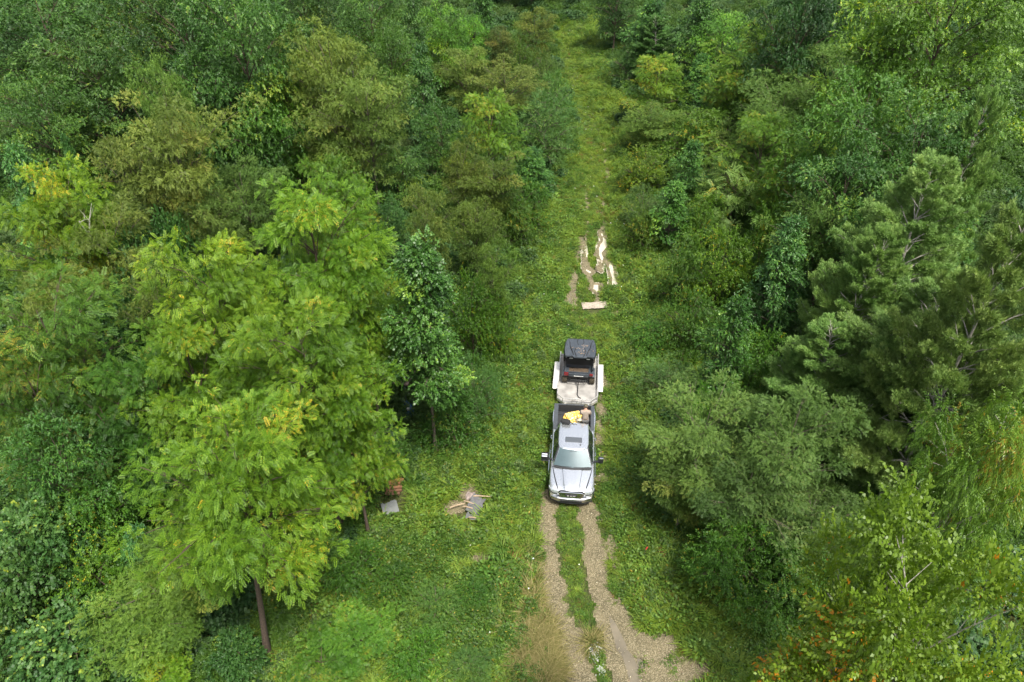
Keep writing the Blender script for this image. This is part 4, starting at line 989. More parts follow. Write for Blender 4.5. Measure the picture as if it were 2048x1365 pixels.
# ------------------------------------------------------------------ the person in the bed, the sacks, the bag
def skin_figure():
    """man standing in the truck bed with his back to the camera; local origin at his feet, facing +y"""
    T = empty('person', local(.56, 4.52, .872), TRUCK[2] + R(4)); tag(T, 'person in tan shirt and camouflage cap standing in the truck bed, back to camera', 'person')
    def grow_skin(name, verts, edges, rad, mat, sub=2, root=0, par=T):
        me = bpy.data.meshes.new(name); me.from_pydata(verts, edges, []); me.materials.append(mat)
        o = put(name, me, par); sk = o.modifiers.new('skin', 'SKIN'); o.modifiers.new('sub', 'SUBSURF').levels = sub; o.modifiers['sub'].render_levels = sub
        for i, v in enumerate(me.skin_vertices[0].data):
            r_ = rad[i]; v.radius = r_ if isinstance(r_, tuple) else (r_, r_); v.use_root = (i == root)
        me.update(); return o
    skin = plain('skin', (.48, .27, .19), .55); shirt = plain('tan_shirt', (.30, .245, .20), .9, noise=.15, nscale=9); trou = plain('grey_trousers', (.10, .10, .10), .9)
    cap = plain('camouflage_cap', (.13, .12, .085), .9, noise=.7, nscale=26); hair = plain('brown_hair', (.06, .035, .02), .8)
    V = [(0, 0, .93), (0, .0, 1.08), (0, .02, 1.25), (0, .06, 1.40), (0, .09, 1.49), (0, .12, 1.56), (0, .15, 1.64),
         (-.19, .05, 1.40), (-.25, .10, 1.14), (-.20, .33, 1.08), (.19, .05, 1.40), (.25, .10, 1.14), (.20, .33, 1.08),
         (-.10, 0, .88), (-.12, .03, .48), (-.13, -.01, .07), (-.13, .14, .04), (.10, 0, .88), (.12, .03, .48), (.13, -.01, .07), (.13, .14, .04)]
    E = [(0, 1), (1, 2), (2, 3), (3, 4), (4, 5), (5, 6), (3, 7), (7, 8), (8, 9), (3, 10), (10, 11), (11, 12), (0, 13), (13, 14), (14, 15), (15, 16), (0, 17), (17, 18), (18, 19), (19, 20)]
    Rd = [(.16, .12), (.15, .11), (.17, .12), (.16, .10), .065, .07, .085, .075, .05, .035, .075, .05, .035, .09, .065, .045, .035, .09, .065, .045, .035]
    body = grow_skin('body', V, E, Rd, skin)
    # hands: palm with five bent fingers each, holding the edge of a sack
    for s in (-1, 1):
        bx, by, bz = s * .19, .36, 1.07
        hv = [(bx, by - .03, bz), (bx, by + .05, bz - .01)]; he = [(0, 1)]; hr = [.022, (.034, .016)]
        for k, (ox, ln) in enumerate(((-.030, .060), (-.011, .072), (.010, .068), (.029, .054))):
            n = len(hv); hv += [(bx + ox, by + .075, bz - .01), (bx + ox, by + .075 + ln * .5, bz - .02), (bx + ox, by + .075 + ln * .75, bz - .05)]
            he += [(1, n), (n, n + 1), (n + 1, n + 2)]; hr += [.0105, .0095, .008]
        n = len(hv); hv += [(bx - s * .045, by + .03, bz - .01), (bx - s * .06, by + .07, bz - .03)]; he += [(0, n), (n, n + 1)]; hr += [.012, .010]
        grow_skin('hand', hv, he, hr, skin, 1, par=body)
    SV = [(0, 0, .90), (0, .0, 1.08), (0, .02, 1.25), (0, .05, 1.39), (0, .075, 1.45), (-.20, .05, 1.39), (-.255, .085, 1.20), (.20, .05, 1.39), (.255, .085, 1.20)]
    SE = [(0, 1), (1, 2), (2, 3), (3, 4), (3, 5), (5, 6), (3, 7), (7, 8)]
    grow_skin('shirt', SV, SE, [(.19, .145), (.185, .14), (.20, .145), (.185, .12), .085, .098, .085, .098, .085], shirt)
    grow_skin('trousers', [(0, 0, .93), (-.10, 0, .86), (-.12, .03, .48), (-.13, -.01, .12), (.10, 0, .86), (.12, .03, .48), (.13, -.01, .12)],
              [(0, 1), (1, 2), (2, 3), (0, 4), (4, 5), (5, 6)], [(.175, .135), .105, .08, .065, .105, .08, .065], trou)
    m = MB(); prof = [(-.02, .094), (.02, .100), (.06, .098), (.10, .080), (.125, .045), (.135, .01)]
    m.lathe(prof, (0, .165, 1.655), 'z', 20); cp = m.build('cap', cap, T, True, sub=1)
    MB().loft([[(x, .165 + y, 1.645 + z) for x, y, z in ((-w, y0, z0), (w, y0, z0), (w, y0, z0 + .012), (-w, y0, z0 + .012))] for w, y0, z0 in ((.075, .08, -.005), (.075, .13, -.015), (.045, .17, -.03))]).build('peak', cap, cp)
    MB().lathe([(-.075, .080), (-.03, .092), (-.012, .092)], (0, .160, 1.655), 'z', 20).build('hair', hair, T, True)
    for s in (-1, 1): MB().lathe([(s * .085, .010), (s * .100, .024), (s * .108, .020)], (0, .165, 1.615), 'x', 10).build('ear', skin, body, True)
    hd = (0, .15, 1.64)
    m = MB(); m.loft([[(x, y, z) for x, y, z in ((-.012, .235, 1.585), (.012, .235, 1.585), (.0, .235, 1.60))], [(x, y, z) for x, y, z in ((-.018, .26, 1.565), (.018, .26, 1.565), (0, .262, 1.58))]]); m.build('nose', skin, body)
    for s in (-1, 1): MB().lathe([(.235, .010), (.242, .006)], (s * .033, 0, 1.615), 'y', 8).build('eye', hair, body)
    MB().box(-.025, .025, .222, .232, 1.535, 1.543).build('mouth', plain('lips', (.35, .12, .10), .6), body)
skin_figure()

def sack(name, x, y, z, rz, L, Wd, th, col, label, tilt=0.):
    T = empty(name, local(x, y, z), TRUCK[2] + R(rz)); T.rotation_euler = (R(tilt), R(tilt * .6), TRUCK[2] + R(rz)); tag(T, label, 'sack', 'yellow sacks in the truck bed')
    r = np.random.RandomState(int(abs(x * 100) + z * 50)); n = 12; V = []; Q = []
    for sgn in (1, -1):
        for j in range(n + 1):
            for i in range(n + 1):
                u, v = i / n * 2 - 1, j / n * 2 - 1
                h = (max(0, (1 - u ** 4) * (1 - v ** 4))) ** .45 * th * .5
                V.append((u * L / 2 * (1 - .05 * v * v) + r.normal(0, .004), v * Wd / 2 * (1 - .06 * u * u) + r.normal(0, .004), th * .5 + sgn * h + (r.normal(0, .010) if h > .01 else 0)))
    k = (n + 1) ** 2
    for s in range(2):
        for j in range(n):
            for i in range(n):
                a = s * k + j * (n + 1) + i; q = [a, a + 1, a + n + 2, a + n + 1]; Q.append(q if s == 0 else q[::-1])
    me = np_mesh('bag', V, Q, mat=col, smooth=True); o = put('bag', me, T)
    return T
YM = plain('yellow_sack', (.85, .55, .10), .55, noise=.1, nscale=3); WM = plain('cream_sack', (.80, .72, .50), .55, noise=.12, nscale=3)
def sack_mat():
    m, n, l, b = mat_new('printed_sack'); tc = n.new('ShaderNodeTexCoord'); nz = n.new('ShaderNodeTexNoise'); nz.inputs['Scale'].default_value = 9; nz.inputs['Detail'].default_value = 3
    l.new(tc.outputs['Object'], nz.inputs[0]); cr = n.new('ShaderNodeValToRGB'); e = cr.color_ramp.elements
    e[0].position = .36; e[0].color = (.25, .12, .05, 1); e[1].position = .41; e[1].color = (.85, .50, .06, 1)
    a = e.new(.55); a.color = (.88, .62, .14, 1); a = e.new(.59); a.color = (.82, .76, .56, 1)
    l.new(nz.outputs[0], cr.inputs[0]); l.new(cr.outputs[0], b.inputs['Base Color']); b.inputs['Roughness'].default_value = .5; return m
SM = sack_mat()
sack('sack', -.40, 5.28, .88, 78, .80, .42, .15, YM, 'plain yellow sack lying leftmost in the truck bed', 4)
sack('sack', -.02, 5.42, .88, 6, .84, .54, .16, WM, 'cream sack under the printed one in the truck bed')
sack('sack', -.02, 5.44, 1.05, 24, .84, .54, .16, SM, 'yellow and cream printed sack on top of the pile in the truck bed', 4)
sack('sack', .16, 4.86, .88, -14, .76, .46, .15, WM, 'cream and orange sack nearest the cab, beside the person')
sack('sack', -.18, 4.90, 1.03, 30, .70, .46, .14, SM, 'crumpled printed sack nearest the cab, between the black bag and the person', 6)

def black_bag():
    T = empty('duffel_bag', local(-.44, 3.92, 1.975), TRUCK[2] + R(-14)); tag(T, 'small black bag with a loose strap on the rear edge of the cab roof', 'bag')
    m = MB(); m.loft([[(x, .15 * s * math.cos(a), .13 + .13 * s * math.sin(a)) for a in [k * math.pi / 6 for k in range(12)]] for x, s in ((-.25, .55), (-.22, .9), (-.1, 1.02), (.08, 1.0), (.20, .9), (.24, .5))])
    m.build('body', PM['strap'], T, True)
    MB().tube([(.18, .05, .12), (.30, .08, .05), (.42, .04, .015), (.52, .10, .015), (.58, .06, .015)], .02, 6).build('strap', PM['strap'], T)
    MB().tube([(-.12, 0, .26), (-.08, 0, .30), (.08, 0, .30), (.12, 0, .26)], .012, 6).build('handle', PM['greyplast'], T)
black_bag()

# ------------------------------------------------------------------ junk and timber around the clearing
def gray_wood(n, c): return plain(n, c, .85, noise=.4, nscale=5, bump=.4)
def plank_thing(px, py, z, L, Wd, th, rz, mat, name, label, cat, group=None, tilt=(0, 0)):
    x, y, _ = at(px, py, z)
    T = empty(name, (x, y, z), R(rz)); T.rotation_euler = (R(tilt[0]), R(tilt[1]), R(rz)); tag(T, label, cat, group)
    m = MB(); q = random.Random(px); nb = max(1, int(Wd / .2))
    for k in range(nb):
        w0 = -Wd / 2 + k * Wd / nb; e = q.uniform(-.05, .05)
        m.box(-L / 2 + e, L / 2 + q.uniform(-.06, .05), w0 + .006, w0 + Wd / nb - .006, 0, th + q.uniform(-.004, .006))
    m.build('board', mat, T)
    return T
def ragged_board(name, px, py, z, L, Wd, rz, mat, label, cat, group=None, tilt=(0, 0), sheet=.03):
    x, y, _ = at(px, py, z); T = empty(name, (x, y, z)); T.rotation_euler = (R(tilt[0]), R(tilt[1]), R(rz)); tag(T, label, cat, group)
    q = random.Random(px * 3); n = 9; P = []
    P += [(-L / 2 + L * i / n, -Wd / 2 + q.uniform(-.04, .04), 0) for i in range(n + 1)]
    P += [(L / 2 - L * i / n, Wd / 2 + q.uniform(-.07, .07), 0) for i in range(n + 1)]
    MB().plate(P, sheet, (0, 0, 1)).build('board', mat, T); return T
pg = plain('weathered_pale_board', (.36, .31, .25), .75, noise=.35, nscale=7, bump=.4)
ragged_board('wood_sheet', 1190, 611, .06, 1.75, .72, 5, pg, 'pale weathered board laid flat across the grass behind the buggy', 'board')
x_, y_, _ = at(788, 990)
for k in range(7):
    T = empty('timber', (x_ + (k % 2) * .04, y_ - .25 + k * .14, .38 + (k % 3) * .05), R(2 + k * 3)); tag(T, ['red brown timber at the back of the small stack', 'brown timber in the small stack, second from the back', 'timber with a pale sawn end in the small stack', 'dull brown timber in the middle of the small stack', 'thin timber leaning over the front of the small stack', 'reddish timber at the front left of the small stack', 'topmost brown timber of the small stack'][k], 'timber', 'small stack of timbers left of the clearing')
    MB().box(-.36, .36 + .04 * (k % 3), -.055, .055, -.05, .05, .008).build('beam', plain('brown_timber', (.15 + .02 * k, .075 + .008 * k, .045), .85, noise=.4, nscale=12), T)
ragged_board('metal_sheet', 780, 1016, .38, .78, .62, 24, plain('pale_grey_sheet', (.125, .135, .13), .6, .0, noise=.15, nscale=5), 'pale grey metal sheet leaning beside the timber stack', 'metal sheet', tilt=(22, 8), sheet=.012)
sl = plain('grey_slate_board', (.11, .11, .115), .6, noise=.3, nscale=9, bump=.3)
for k, (a, b, L, w, rz, z, lb) in enumerate([(955, 1000, .60, .42, -35, .10, 'dark grey board at the top of the scrap pile'), (951, 1011, .62, .36, -30, .14, 'grey board in the upper middle of the scrap pile'), (946, 1021, .6, .34, -24, .10, 'grey board in the lower middle of the scrap pile'), (944, 1034, .52, .34, -14, .08, 'weathered grey board at the bottom of the scrap pile')]):
    ragged_board('scrap_board', a, b, z + .14, L * 1.15, w, rz, sl, lb, 'board', 'scrap boards left of the truck', tilt=(8, 4))
for k, (a, b, L, rz, lb) in enumerate([(938, 1006, .55, -20, 'thin pale stick on the left of the scrap pile'), (965, 994, .9, -3, 'long brown stick across the top of the scrap pile'), (936, 1016, .5, -14, 'short pale lath in the middle of the scrap pile'), (948, 1037, .5, -8, 'short pale lath at the bottom of the scrap pile'), (915, 1012, .8, 22, 'pale stick on the bare litter left of the scrap pile')]):
    x, y, _ = at(a, b, .3); T = empty('stick', (x, y, .33), R(rz)); tag(T, lb, 'stick', 'sticks on the scrap pile')
    MB().tube([(-L / 2, 0, 0), (-.1, .01, .02), (L / 2, 0, 0)], [.032, .036, .022], 6).build('branch', plain('stick_wood', (.36, .27, .18), .85, noise=.3), T)
x, y, _ = at(941, 990, .1); T = empty('rock', (x, y, .0)); tag(T, 'pinkish grey rock at the upper end of the scrap pile', 'rock')
bm = bmesh.new(); bmesh.ops.create_icosphere(bm, subdivisions=3, radius=.26); q = random.Random(2)
for v in bm.verts: v.co = v.co * (1 + .25 * math.sin(v.co.x * 17 + 1) * math.cos(v.co.y * 13) + q.uniform(-.03, .03)); v.co.z *= .6
me = bpy.data.meshes.new('rock'); bm.to_mesh(me); bm.free(); me.materials.append(plain('pinkish_rock', (.30, .24, .22), .9, noise=.3, bump=.5)); put('stone', me, T)
# blue tarp and rusty tin roof half hidden by the big trees
x, y, _ = at(818, 806, 1.0); T = empty('blue_tarp', (x - .1, y, 0), R(12)); T.scale = (.55, .55, .75); tag(T, 'blue tarp over a heap, half hidden by leaves left of the conical tree', 'tarp')
Xg, Yg, Qg = grid(-1.0, 1.0, -.8, .8, .1)
Zg = 1.25 * np.clip(1.1 - np.abs(Xg * .9 + Yg * .3), 0, 1) ** .7 * np.clip(1 - (Yg / .85) ** 4, 0, 1) ** .6 + (vnoise(Xg, Yg, .3, 77) - .5) * .35
put('sheet', np_mesh('tarp', np.stack([Xg, Yg, np.maximum(Zg, .02)], 1), Qg, mat=plain('blue_tarpaulin', (.025, .095, .25), .5, noise=.2, nscale=3), smooth=True), T)
MB().box(-.12, .14, -.62, -.45, 1.0, 1.22, .03).build('pale_patch', PM['white'], T)
x, y, _ = at(775, 748, 1.6); T = empty('lean_to_shed', (x, y, 0), R(-14)); tag(T, 'low shed with a rusty brown tin roof seen through the gap between the big trees', 'shed')
m = MB()
for k in range(26): m.box(-1.5 + k * .115, -1.5 + k * .115 + .06, -1.1, 1.1, 1.62, 1.66, M=Matrix.Rotation(R(-9), 4, 'X'))
m.box(-1.5, 1.5, -1.1, 1.1, 1.58, 1.63, M=Matrix.Rotation(R(-9), 4, 'X')); m.build('roof', plain('rusty_tin', (.24, .17, .15), .7, .2, noise=.35, nscale=3), T)
for (a, b) in ((-1.35, -.9), (1.35, -.9), (-1.35, .95), (1.35, .95)): MB().tube([(a, b, 0), (a, b, 1.50 - b * .16)], .05, 8).build('post', PM['greyplast'], T)
MB().box(-1.35, 1.35, .93, .97, 0, 1.4).build('wall', gray_wood('shed_boards', (.16, .11, .08)), T)
# red leaf spray on the right verge, pallid object
x, y, _ = at(1291, 1097, .7); T = empty('red_ribbon', (x, y, 0)); tag(T, 'small red ribbon on a thin stake in the weeds on the right verge', 'ribbon')
MB().tube([(0, 0, 0), (.01, 0, .75)], .008, 6).build('stake', PM['greyplast'], T)
MB().plate([(0, 0, .58), (.05, 0, .60), (.12, .02, .78), (.07, .01, .80), (.02, 0, .70)], .006, (0, 1, 0)).build('flag', plain('red_cloth', (.65, .05, .04), .7), T)

# bare snags and dead boughs
def snag(name, base, pts, rad, mat, label, cat, twigs=10, seed=1):
    """pts: (dx, dy, z) from the base"""
    x, y, _ = at(*base); T = empty(name, (x, y, 0)); tag(T, label, cat)
    r = np.random.RandomState(seed); P = np.array(pts, float); n = len(P)
    lines = [(P, np.linspace(rad, rad * .3, n))]
    for k in range(twigs):
        t = r.uniform(.3, 1) * (n - 1); i = min(int(t), n - 2); b = P[i] + (P[i + 1] - P[i]) * (t - i)
        d = r.normal(0, 1, 3); d[2] = abs(d[2]) * .6; d /= np.linalg.norm(d); L = r.uniform(.5, 1.6)
        q = b + d * L * .5 + r.normal(0, .08, 3); e = b + d * L + r.normal(0, .12, 3)
        lines.append((np.stack([b, q, e]), np.array([rad * .3, rad * .2, .008])))
        for _ in range(2):
            d2 = d + r.normal(0, .6, 3); lines.append((np.stack([q, q + d2 * L * .35]), np.array([rad * .14, .006])))
    V, Q = tubes(lines, 6); put('trunk', np_mesh('snag', V, Q, mat=mat, smooth=True), T)
snag('dead_tree', (735, 395), [(0, 0, 0), (0, 0, 5), (-.3, -.2, 7.5), (.2, -.5, 9.6), (.35, -.8, 11.4)], .13, BARK['pale'], 'bare whitish snag rising through the olive crowns at upper left', 'dead tree', 8, 3)
snag('dead_tree', (300, 700), [(0, 0, 0), (0, -.3, 4), (.1, -.6, 7), (-.2, -1, 8.4), (-.5, -1.1, 9.6)], .12, BARK['pale'], 'bare pale snag in the dark gap left of the big yellow-green tree', 'dead tree', 7, 4)
snag('dead_tree', (1735, 1050), [(0, 0, 0), (.1, .2, 2.8), (.2, .0, 5.2), (.4, -.2, 7.0), (.8, -.5, 8.4)], .11, BARK['pale'], 'bare lichened tree with grey twigs standing below the pines at right', 'dead tree', 34, 6)
snag('dead_tree', (1770, 1030), [(0, 0, 0), (-.2, .1, 3.4), (-1.1, .1, 5.0), (-2.9, .2, 5.9)], .08, BARK['pale'], 'dead grey tree bent over sideways under the lowest pine', 'dead tree', 26, 9)
snag('fallen_branch', (1670, 1215), [(0, 0, .9), (1.0, .3, 1.5), (2.0, .8, 2.2), (2.9, 1.6, 3.0)], .07, BARK['pale'], 'long fallen branch slanting up from the dark bushes at lower right', 'branch', 10, 12)

# ------------------------------------------------------------------ the trees and shrubs, one by one
NAME = {'walnut': ('walnut_tree', 'tree', 'feathery-leaved trees in the wood'), 'bigwalnut': ('walnut_tree', 'tree', 'feathery-leaved trees in the wood'),
        'tulipstem': ('tulip_tree', 'tree', 'conical broad-leaved trees in the wood'), 'frontwalnut': ('walnut_tree', 'tree', 'feathery-leaved trees in the wood'),
        'locust': ('locust_tree', 'tree', 'olive fine-leaved trees in the wood'), 'tulip': ('tulip_tree', 'tree', 'conical broad-leaved trees in the wood'),
        'oak': ('oak_tree', 'tree', 'dense round-crowned trees in the wood'), 'pine': ('pine_tree', 'tree', 'pines on the right'),
        'shrub': ('shrub', 'shrub', 'grey-green shrubs'), 'bush': ('bush', 'bush', 'leafy green bushes'), 'sumac': ('sumac_shrub', 'shrub', 'sumacs right of the track'),
        'vine': ('vine_thicket', 'vines', 'mounds of climbing vine'), 'cherry': ('cherry_tree', 'tree', None), 'redbud': ('redbud_tree', 'tree', None)}
rt = random.Random(8)
cnt = {}
def tree(px, py, h, w, sp, tint, label, base=None, rz=None):
    H0, R0, res = proto_pine() if sp == 'pine' else proto(sp)
    if base: bx, by = at(*base)[:2]
    else: bx, by, _ = at(px, py, h)
    t = math.sqrt(bx * bx + by * by + (CAM_H - h * .75) ** 2) * .97
    rad = w / 2 / F_PX * t
    k = cnt.get(sp, 0); cnt[sp] = k + 1
    tm, cm = res[k % len(res)]
    nm, cat, grp = NAME[sp]
    e = empty(nm, (bx, by, -.03), k * 2.1 + rt.uniform(-.4, .4)); tag(e, label, cat, grp)
    f = rad / R0 * .86
    e.scale = (f * rt.uniform(.93, 1.07), f * rt.uniform(.93, 1.07), h / H0)
    if rz is not None: e.rotation_euler = (0, 0, rz)
    put('trunk', tm, e)
    if px > 1230 and 'black' not in label: tint = tuple(t ** .72 if t < 1 else t for t in tint)
    if sp == 'pine': tint = tuple(t * 1.2 for t in tint)
    c = put('crown', cm, e); c.color = (tint[0] * .95, tint[1], tint[2] * .8, 1)
    return e

N_ = (1, 1, 1)
# --- far left and left
tree(60, -30, 15, 270, 'oak', (.9, 1.0, 1.1), 'large mid green tree filling the far left top corner')
tree(150, -60, 14, 150, 'locust', (.85, .85, .8), 'brownish olive tree top at the upper edge, second from the left corner')
tree(238, -20, 13, 130, 'oak', (1.9, 1.5, 1.0), 'yellow-tinged tree at the upper edge left of the big dark tree')
tree(165, 60, 13, 210, 'oak', (1.1, 1.15, 1.3), 'round mid green tree in front of the yellow-tinged one at upper left')
tree(60, 150, 11, 170, 'oak', (1.0, 1.1, 1.0), 'mid green tree by the left frame edge, above the pale feathery pair')
tree(335, -70, 17, 250, 'oak', (.72, .85, .95), 'tall very dark tree at the upper edge, left half of the darkest clump')
tree(455, -30, 17, 240, 'oak', (.8, .95, .85), 'tall dark tree at the upper edge, right half of the darkest clump')
tree(400, 90, 13, 220, 'oak', (.7, .85, .95), 'dark tree standing in front of the darkest clump, left of the big golden one')
tree(535, 5, 12, 90, 'oak', (.65, .85, 1.1), 'small bluish dark round tree behind the big golden tree at left')
tree(600, -50, 12, 140, 'oak', (.8, .9, .9), 'dark tree at the upper edge above the big golden crown')
tree(735, -25, 12, 150, 'oak', (1.1, 1.25, .9), 'mid green rounded tree at the upper edge right of the golden crown')
tree(655, 55, 14, 200, 'locust', (1.25, 1.15, .95), 'big golden olive tree, its higher leafy top left of the dead snag')
tree(600, 95, 12, 170, 'locust', (1.15, 1.08, .95), 'golden olive tree leaning out left of the big golden top')
tree(725, 140, 12, 190, 'locust', (.95, .98, .85), 'olive tree with drooping right side beside the dead snag')
tree(660, 190, 10, 170, 'locust', (.95, .95, .8), 'lower olive tree under the big golden crown')
tree(570, 165, 10, 150, 'oak', (1.5, 1.75, .8), 'bright green layered tree below the left end of the golden crown')
tree(500, 205, 9, 150, 'oak', (.85, 1.05, .9), 'dark green tree between the tan tree and the bright layered tree')
tree(775, 55, 10, 110, 'oak', (1.0, 1.1, .75), 'vine-draped olive green tree left of the pale green round crowns')
tree(838, 90, 10, 96, 'tulip', (1.0, 1.1, 1.15), 'conical bluish tree with large leaves beside the golden crown')
tree(822, -30, 11, 80, 'tulip', (1.25, 1.2, 1.2), 'slim pale bluish tree at the upper edge above the conical one')
tree(880, 5, 10, 92, 'oak', (1.7, 1.9, 1.2), 'pale green round tree at upper middle, left one of a pair')
tree(945, 32, 8, 70, 'oak', (1.6, 1.9, 1.1), 'pale green round tree at upper middle, right one of a pair')
tree(965, -30, 10, 90, 'tulip', (1.2, 1.25, 1.1), 'light leafy tree at the upper edge behind the pale pair')
tree(895, 65, 7, 90, 'oak', (1.5, 1.7, 1.1), 'small pale green tree in front of the pale pair')
tree(1068, 18, 8, 84, 'locust', (1.35, 1.15, .95), 'golden yellow tree beside the far end of the track')
tree(1000, 55, 7, 80, 'locust', (.95, .8, .8), 'brownish small tree left of the golden one at the far track')
tree(1040, 75, 6, 80, 'shrub', (.7, .85, .5), 'dark olive juniper-like shrub under the golden far tree')
tree(930, 95, 8, 120, 'locust', (1.05, 1.0, .9), 'olive tree in front of the pale pair, higher of two tiers')
tree(1010, 125, 7, 140, 'locust', (1.05, .95, .85), 'wide olive brown tree beside the far track, lower of two tiers')
tree(1085, 110, 5, 80, 'shrub', (1.2, 1.2, .9), 'pale olive shrub touching the far track from the left')
tree(1108, 150, 5, 95, 'shrub', (.85, 1.15, .9), 'grey-green willowy shrub leaning over the track, upper one')
tree(1090, 205, 5.5, 150, 'shrub', (.72, .95, .85), 'broad grey-green willowy shrub leaning over the track, lower one')
tree(975, 190, 9, 140, 'walnut', (.95, 1.08, 1.15), 'fresh light green tree with small stems showing, mid upper centre')
tree(920, 290, 8, 100, 'locust', (.85, .78, .6), 'brown-tinged small tree below the fresh light green one')
tree(985, 315, 7, 150, 'locust', (.88, .88, .6), 'dark olive spreading tree left of the grassy verge')
tree(880, 215, 7, 110, 'oak', (.9, 1.1, 1.0), 'dark mid green tree left of the fresh light green one')
tree(1065, 300, 4.5, 110, 'tulip', (1.0, 1.1, 1.1), 'leafy green sapling mass at the verge below the willowy shrubs')
tree(1050, 370, 4, 110, 'bush', (.8, .9, .9), 'dark bush at the verge right of the olive spreading tree')
tree(1030, 410, 3.6, 100, 'bush', (.95, .95, .9), 'low olive bush on the left verge above the puddles')
tree(850, 375, 9, 120, 'locust', (1.15, 1.1, .9), 'pale golden olive tree behind the bluish conical tree')
tree(950, 405, 7, 110, 'locust', (1.0, 1.05, .75), 'olive green tree right of the pale golden olive one')
tree(800, 300, 6, 110, 'oak', (.9, 1.05, .9), 'mid green low tree right of the spiky dark one')
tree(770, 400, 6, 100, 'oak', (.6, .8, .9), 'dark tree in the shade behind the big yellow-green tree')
tree(650, 305, 10, 150, 'walnut', (.62, .72, .8), 'spiky darker feathery tree, left one behind the big yellow-green tree')
tree(690, 350, 8, 120, 'walnut', (.60, .72, .8), 'spiky darker feathery tree, lower right of its twin')
# --- left middle
tree(315, 125, 13, 120, 'locust', (1.1, 1.3, 1.1), 'pale green spire rising behind the big tan tree')
tree(320, 200, 13.5, 230, 'locust', (1.2, 1.05, .95), 'big tan olive tree at left with its bare trunk showing below')
tree(255, 260, 12, 170, 'locust', (1.1, 1.0, .9), 'tan olive tree forming the left shoulder of the big tan crown')
tree(380, 285, 9, 130, 'vine', (1.0, 1.0, .9), 'dark vine mass hanging on the right of the big tan tree')
tree(122, 265, 9, 46, 'tulip', (1.2, 1.3, 1.3), 'thin pale spire above the feathery yellow-green pair at left')
tree(25, 290, 11, 110, 'tulip', (1.0, 1.15, 1.3), 'bluish leafy tree at the left frame edge')
tree(95, 330, 12, 170, 'walnut', (1.25, 1.2, 1.0), 'bright yellow-green feathery tree at left, upper one of two')
tree(75, 385, 11, 190, 'walnut', (1.15, 1.12, .9), 'bright yellow-green feathery tree at left, lower one of two')
tree(190, 415, 10, 190, 'locust', (1.0, .92, .8), 'dull tan tree in front of the big tan tree at left')
tree(470, 325, 9, 170, 'locust', (.85, 1.02, .95), 'grey-green fine-leaved tree left of the big yellow-green tree')
tree(400, 400, 8, 150, 'locust', (.85, .9, .8), 'dull olive tree below the big tan tree, right of its bare trunk')
tree(330, 430, 8, 110, 'vine', (1.0, 1.1, .9), 'dark vine-covered column right of the bare trunk')
tree(85, 548, 9, 160, 'locust', (1.15, 1.02, .9), 'tan tree low at the left edge above the wide feathery tree')
tree(250, 480, 8, 150, 'vine', (.95, 1.05, 1.0), 'vine draped tree in the dark gap at left')
tree(300, 560, 8, 130, 'locust', (.95, .9, .75), 'small dull olive tree tucked left of the big yellow-green tree')
tree(240, 585, 7, 130, 'vine', (.9, 1.05, 1.0), 'bluish vine mound above the dark feathery tree at left')
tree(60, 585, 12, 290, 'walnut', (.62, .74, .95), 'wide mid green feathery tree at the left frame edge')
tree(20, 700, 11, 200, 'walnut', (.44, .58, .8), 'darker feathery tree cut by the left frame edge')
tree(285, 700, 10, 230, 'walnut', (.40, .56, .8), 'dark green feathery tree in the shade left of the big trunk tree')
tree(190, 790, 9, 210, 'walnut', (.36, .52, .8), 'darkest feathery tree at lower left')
tree(90, 850, 9, 200, 'oak', (.7, .95, .9), 'dark leafy tree at the left edge below the feathery ones')
# --- the big foreground trees left of the truck
tree(600, 372, 14, 300, 'bigwalnut', (1.05, 1.12, 1.0), 'bright green feathery tree left of the track whose top stands highest of the yellow-green cluster')
tree(400, 478, 14, 250, 'bigwalnut', (1.15, 1.08, .95), 'yellow-tinted feathery tree with thin dark limbs, upper left of the yellow-green cluster')
tree(705, 485, 12, 190, 'bigwalnut', (.92, 1.02, 1.0), 'feathery green tree forming the right shoulder of the yellow-green cluster')
tree(345, 640, 12, 210, 'bigwalnut', (.98, 1.02, .9), 'feathery green tree forming the lower left flank of the yellow-green cluster')
tree(585, 610, 13, 290, 'bigwalnut', (1.02, 1.06, .95), 'wide feathery tree in the middle of the yellow-green cluster')
tree(675, 735, 10.5, 190, 'bigwalnut', (.92, 1.0, .9), 'feathery green tree at the lower right of the yellow-green cluster, beside the blue tarp')
tree(530, 830, 13.2, 330, 'frontwalnut', (1.0, 1.05, .95), 'front tree of the yellow-green cluster with its bare trunk standing below the leaves', base=(534, 1308), rz=0)
tree(870, 480, 12.9, 215, 'tulipstem', (1.1, 1.12, .95), 'tall conical blue-green tree with one straight stem, left of the trailer', base=(872, 905))
tree(985, 500, 7, 110, 'locust', (.85, 1.0, .6), 'drooping green tree on the left verge beside the puddles')
tree(940, 560, 6, 120, 'bush', (.85, .95, .7), 'green bush behind the tall conical tree')
tree(1000, 620, 3.6, 90, 'bush', (1.15, 1.15, .8), 'light green bush on the left verge level with the plank')
tree(950, 730, 4.2, 130, 'shrub', (.85, 1.15, 1.0), 'grey-green bush right of the straight stem, upper one')
tree(905, 790, 3.6, 130, 'bush', (.65, .85, .9), 'dark bush right of the straight stem, lower one')
tree(790, 545, 8, 120, 'walnut', (.8, .95, .95), 'green feathery tree between the big bright tree and the conical one')
tree(770, 890, 2.4, 90, 'bush', (.7, .85, .8), 'dark bush under the big feathery tree near the blue tarp')
tree(690, 950, 3, 120, 'bush', (.7, .85, .7), 'shaded bush under the big feathery tree left of the log pile')
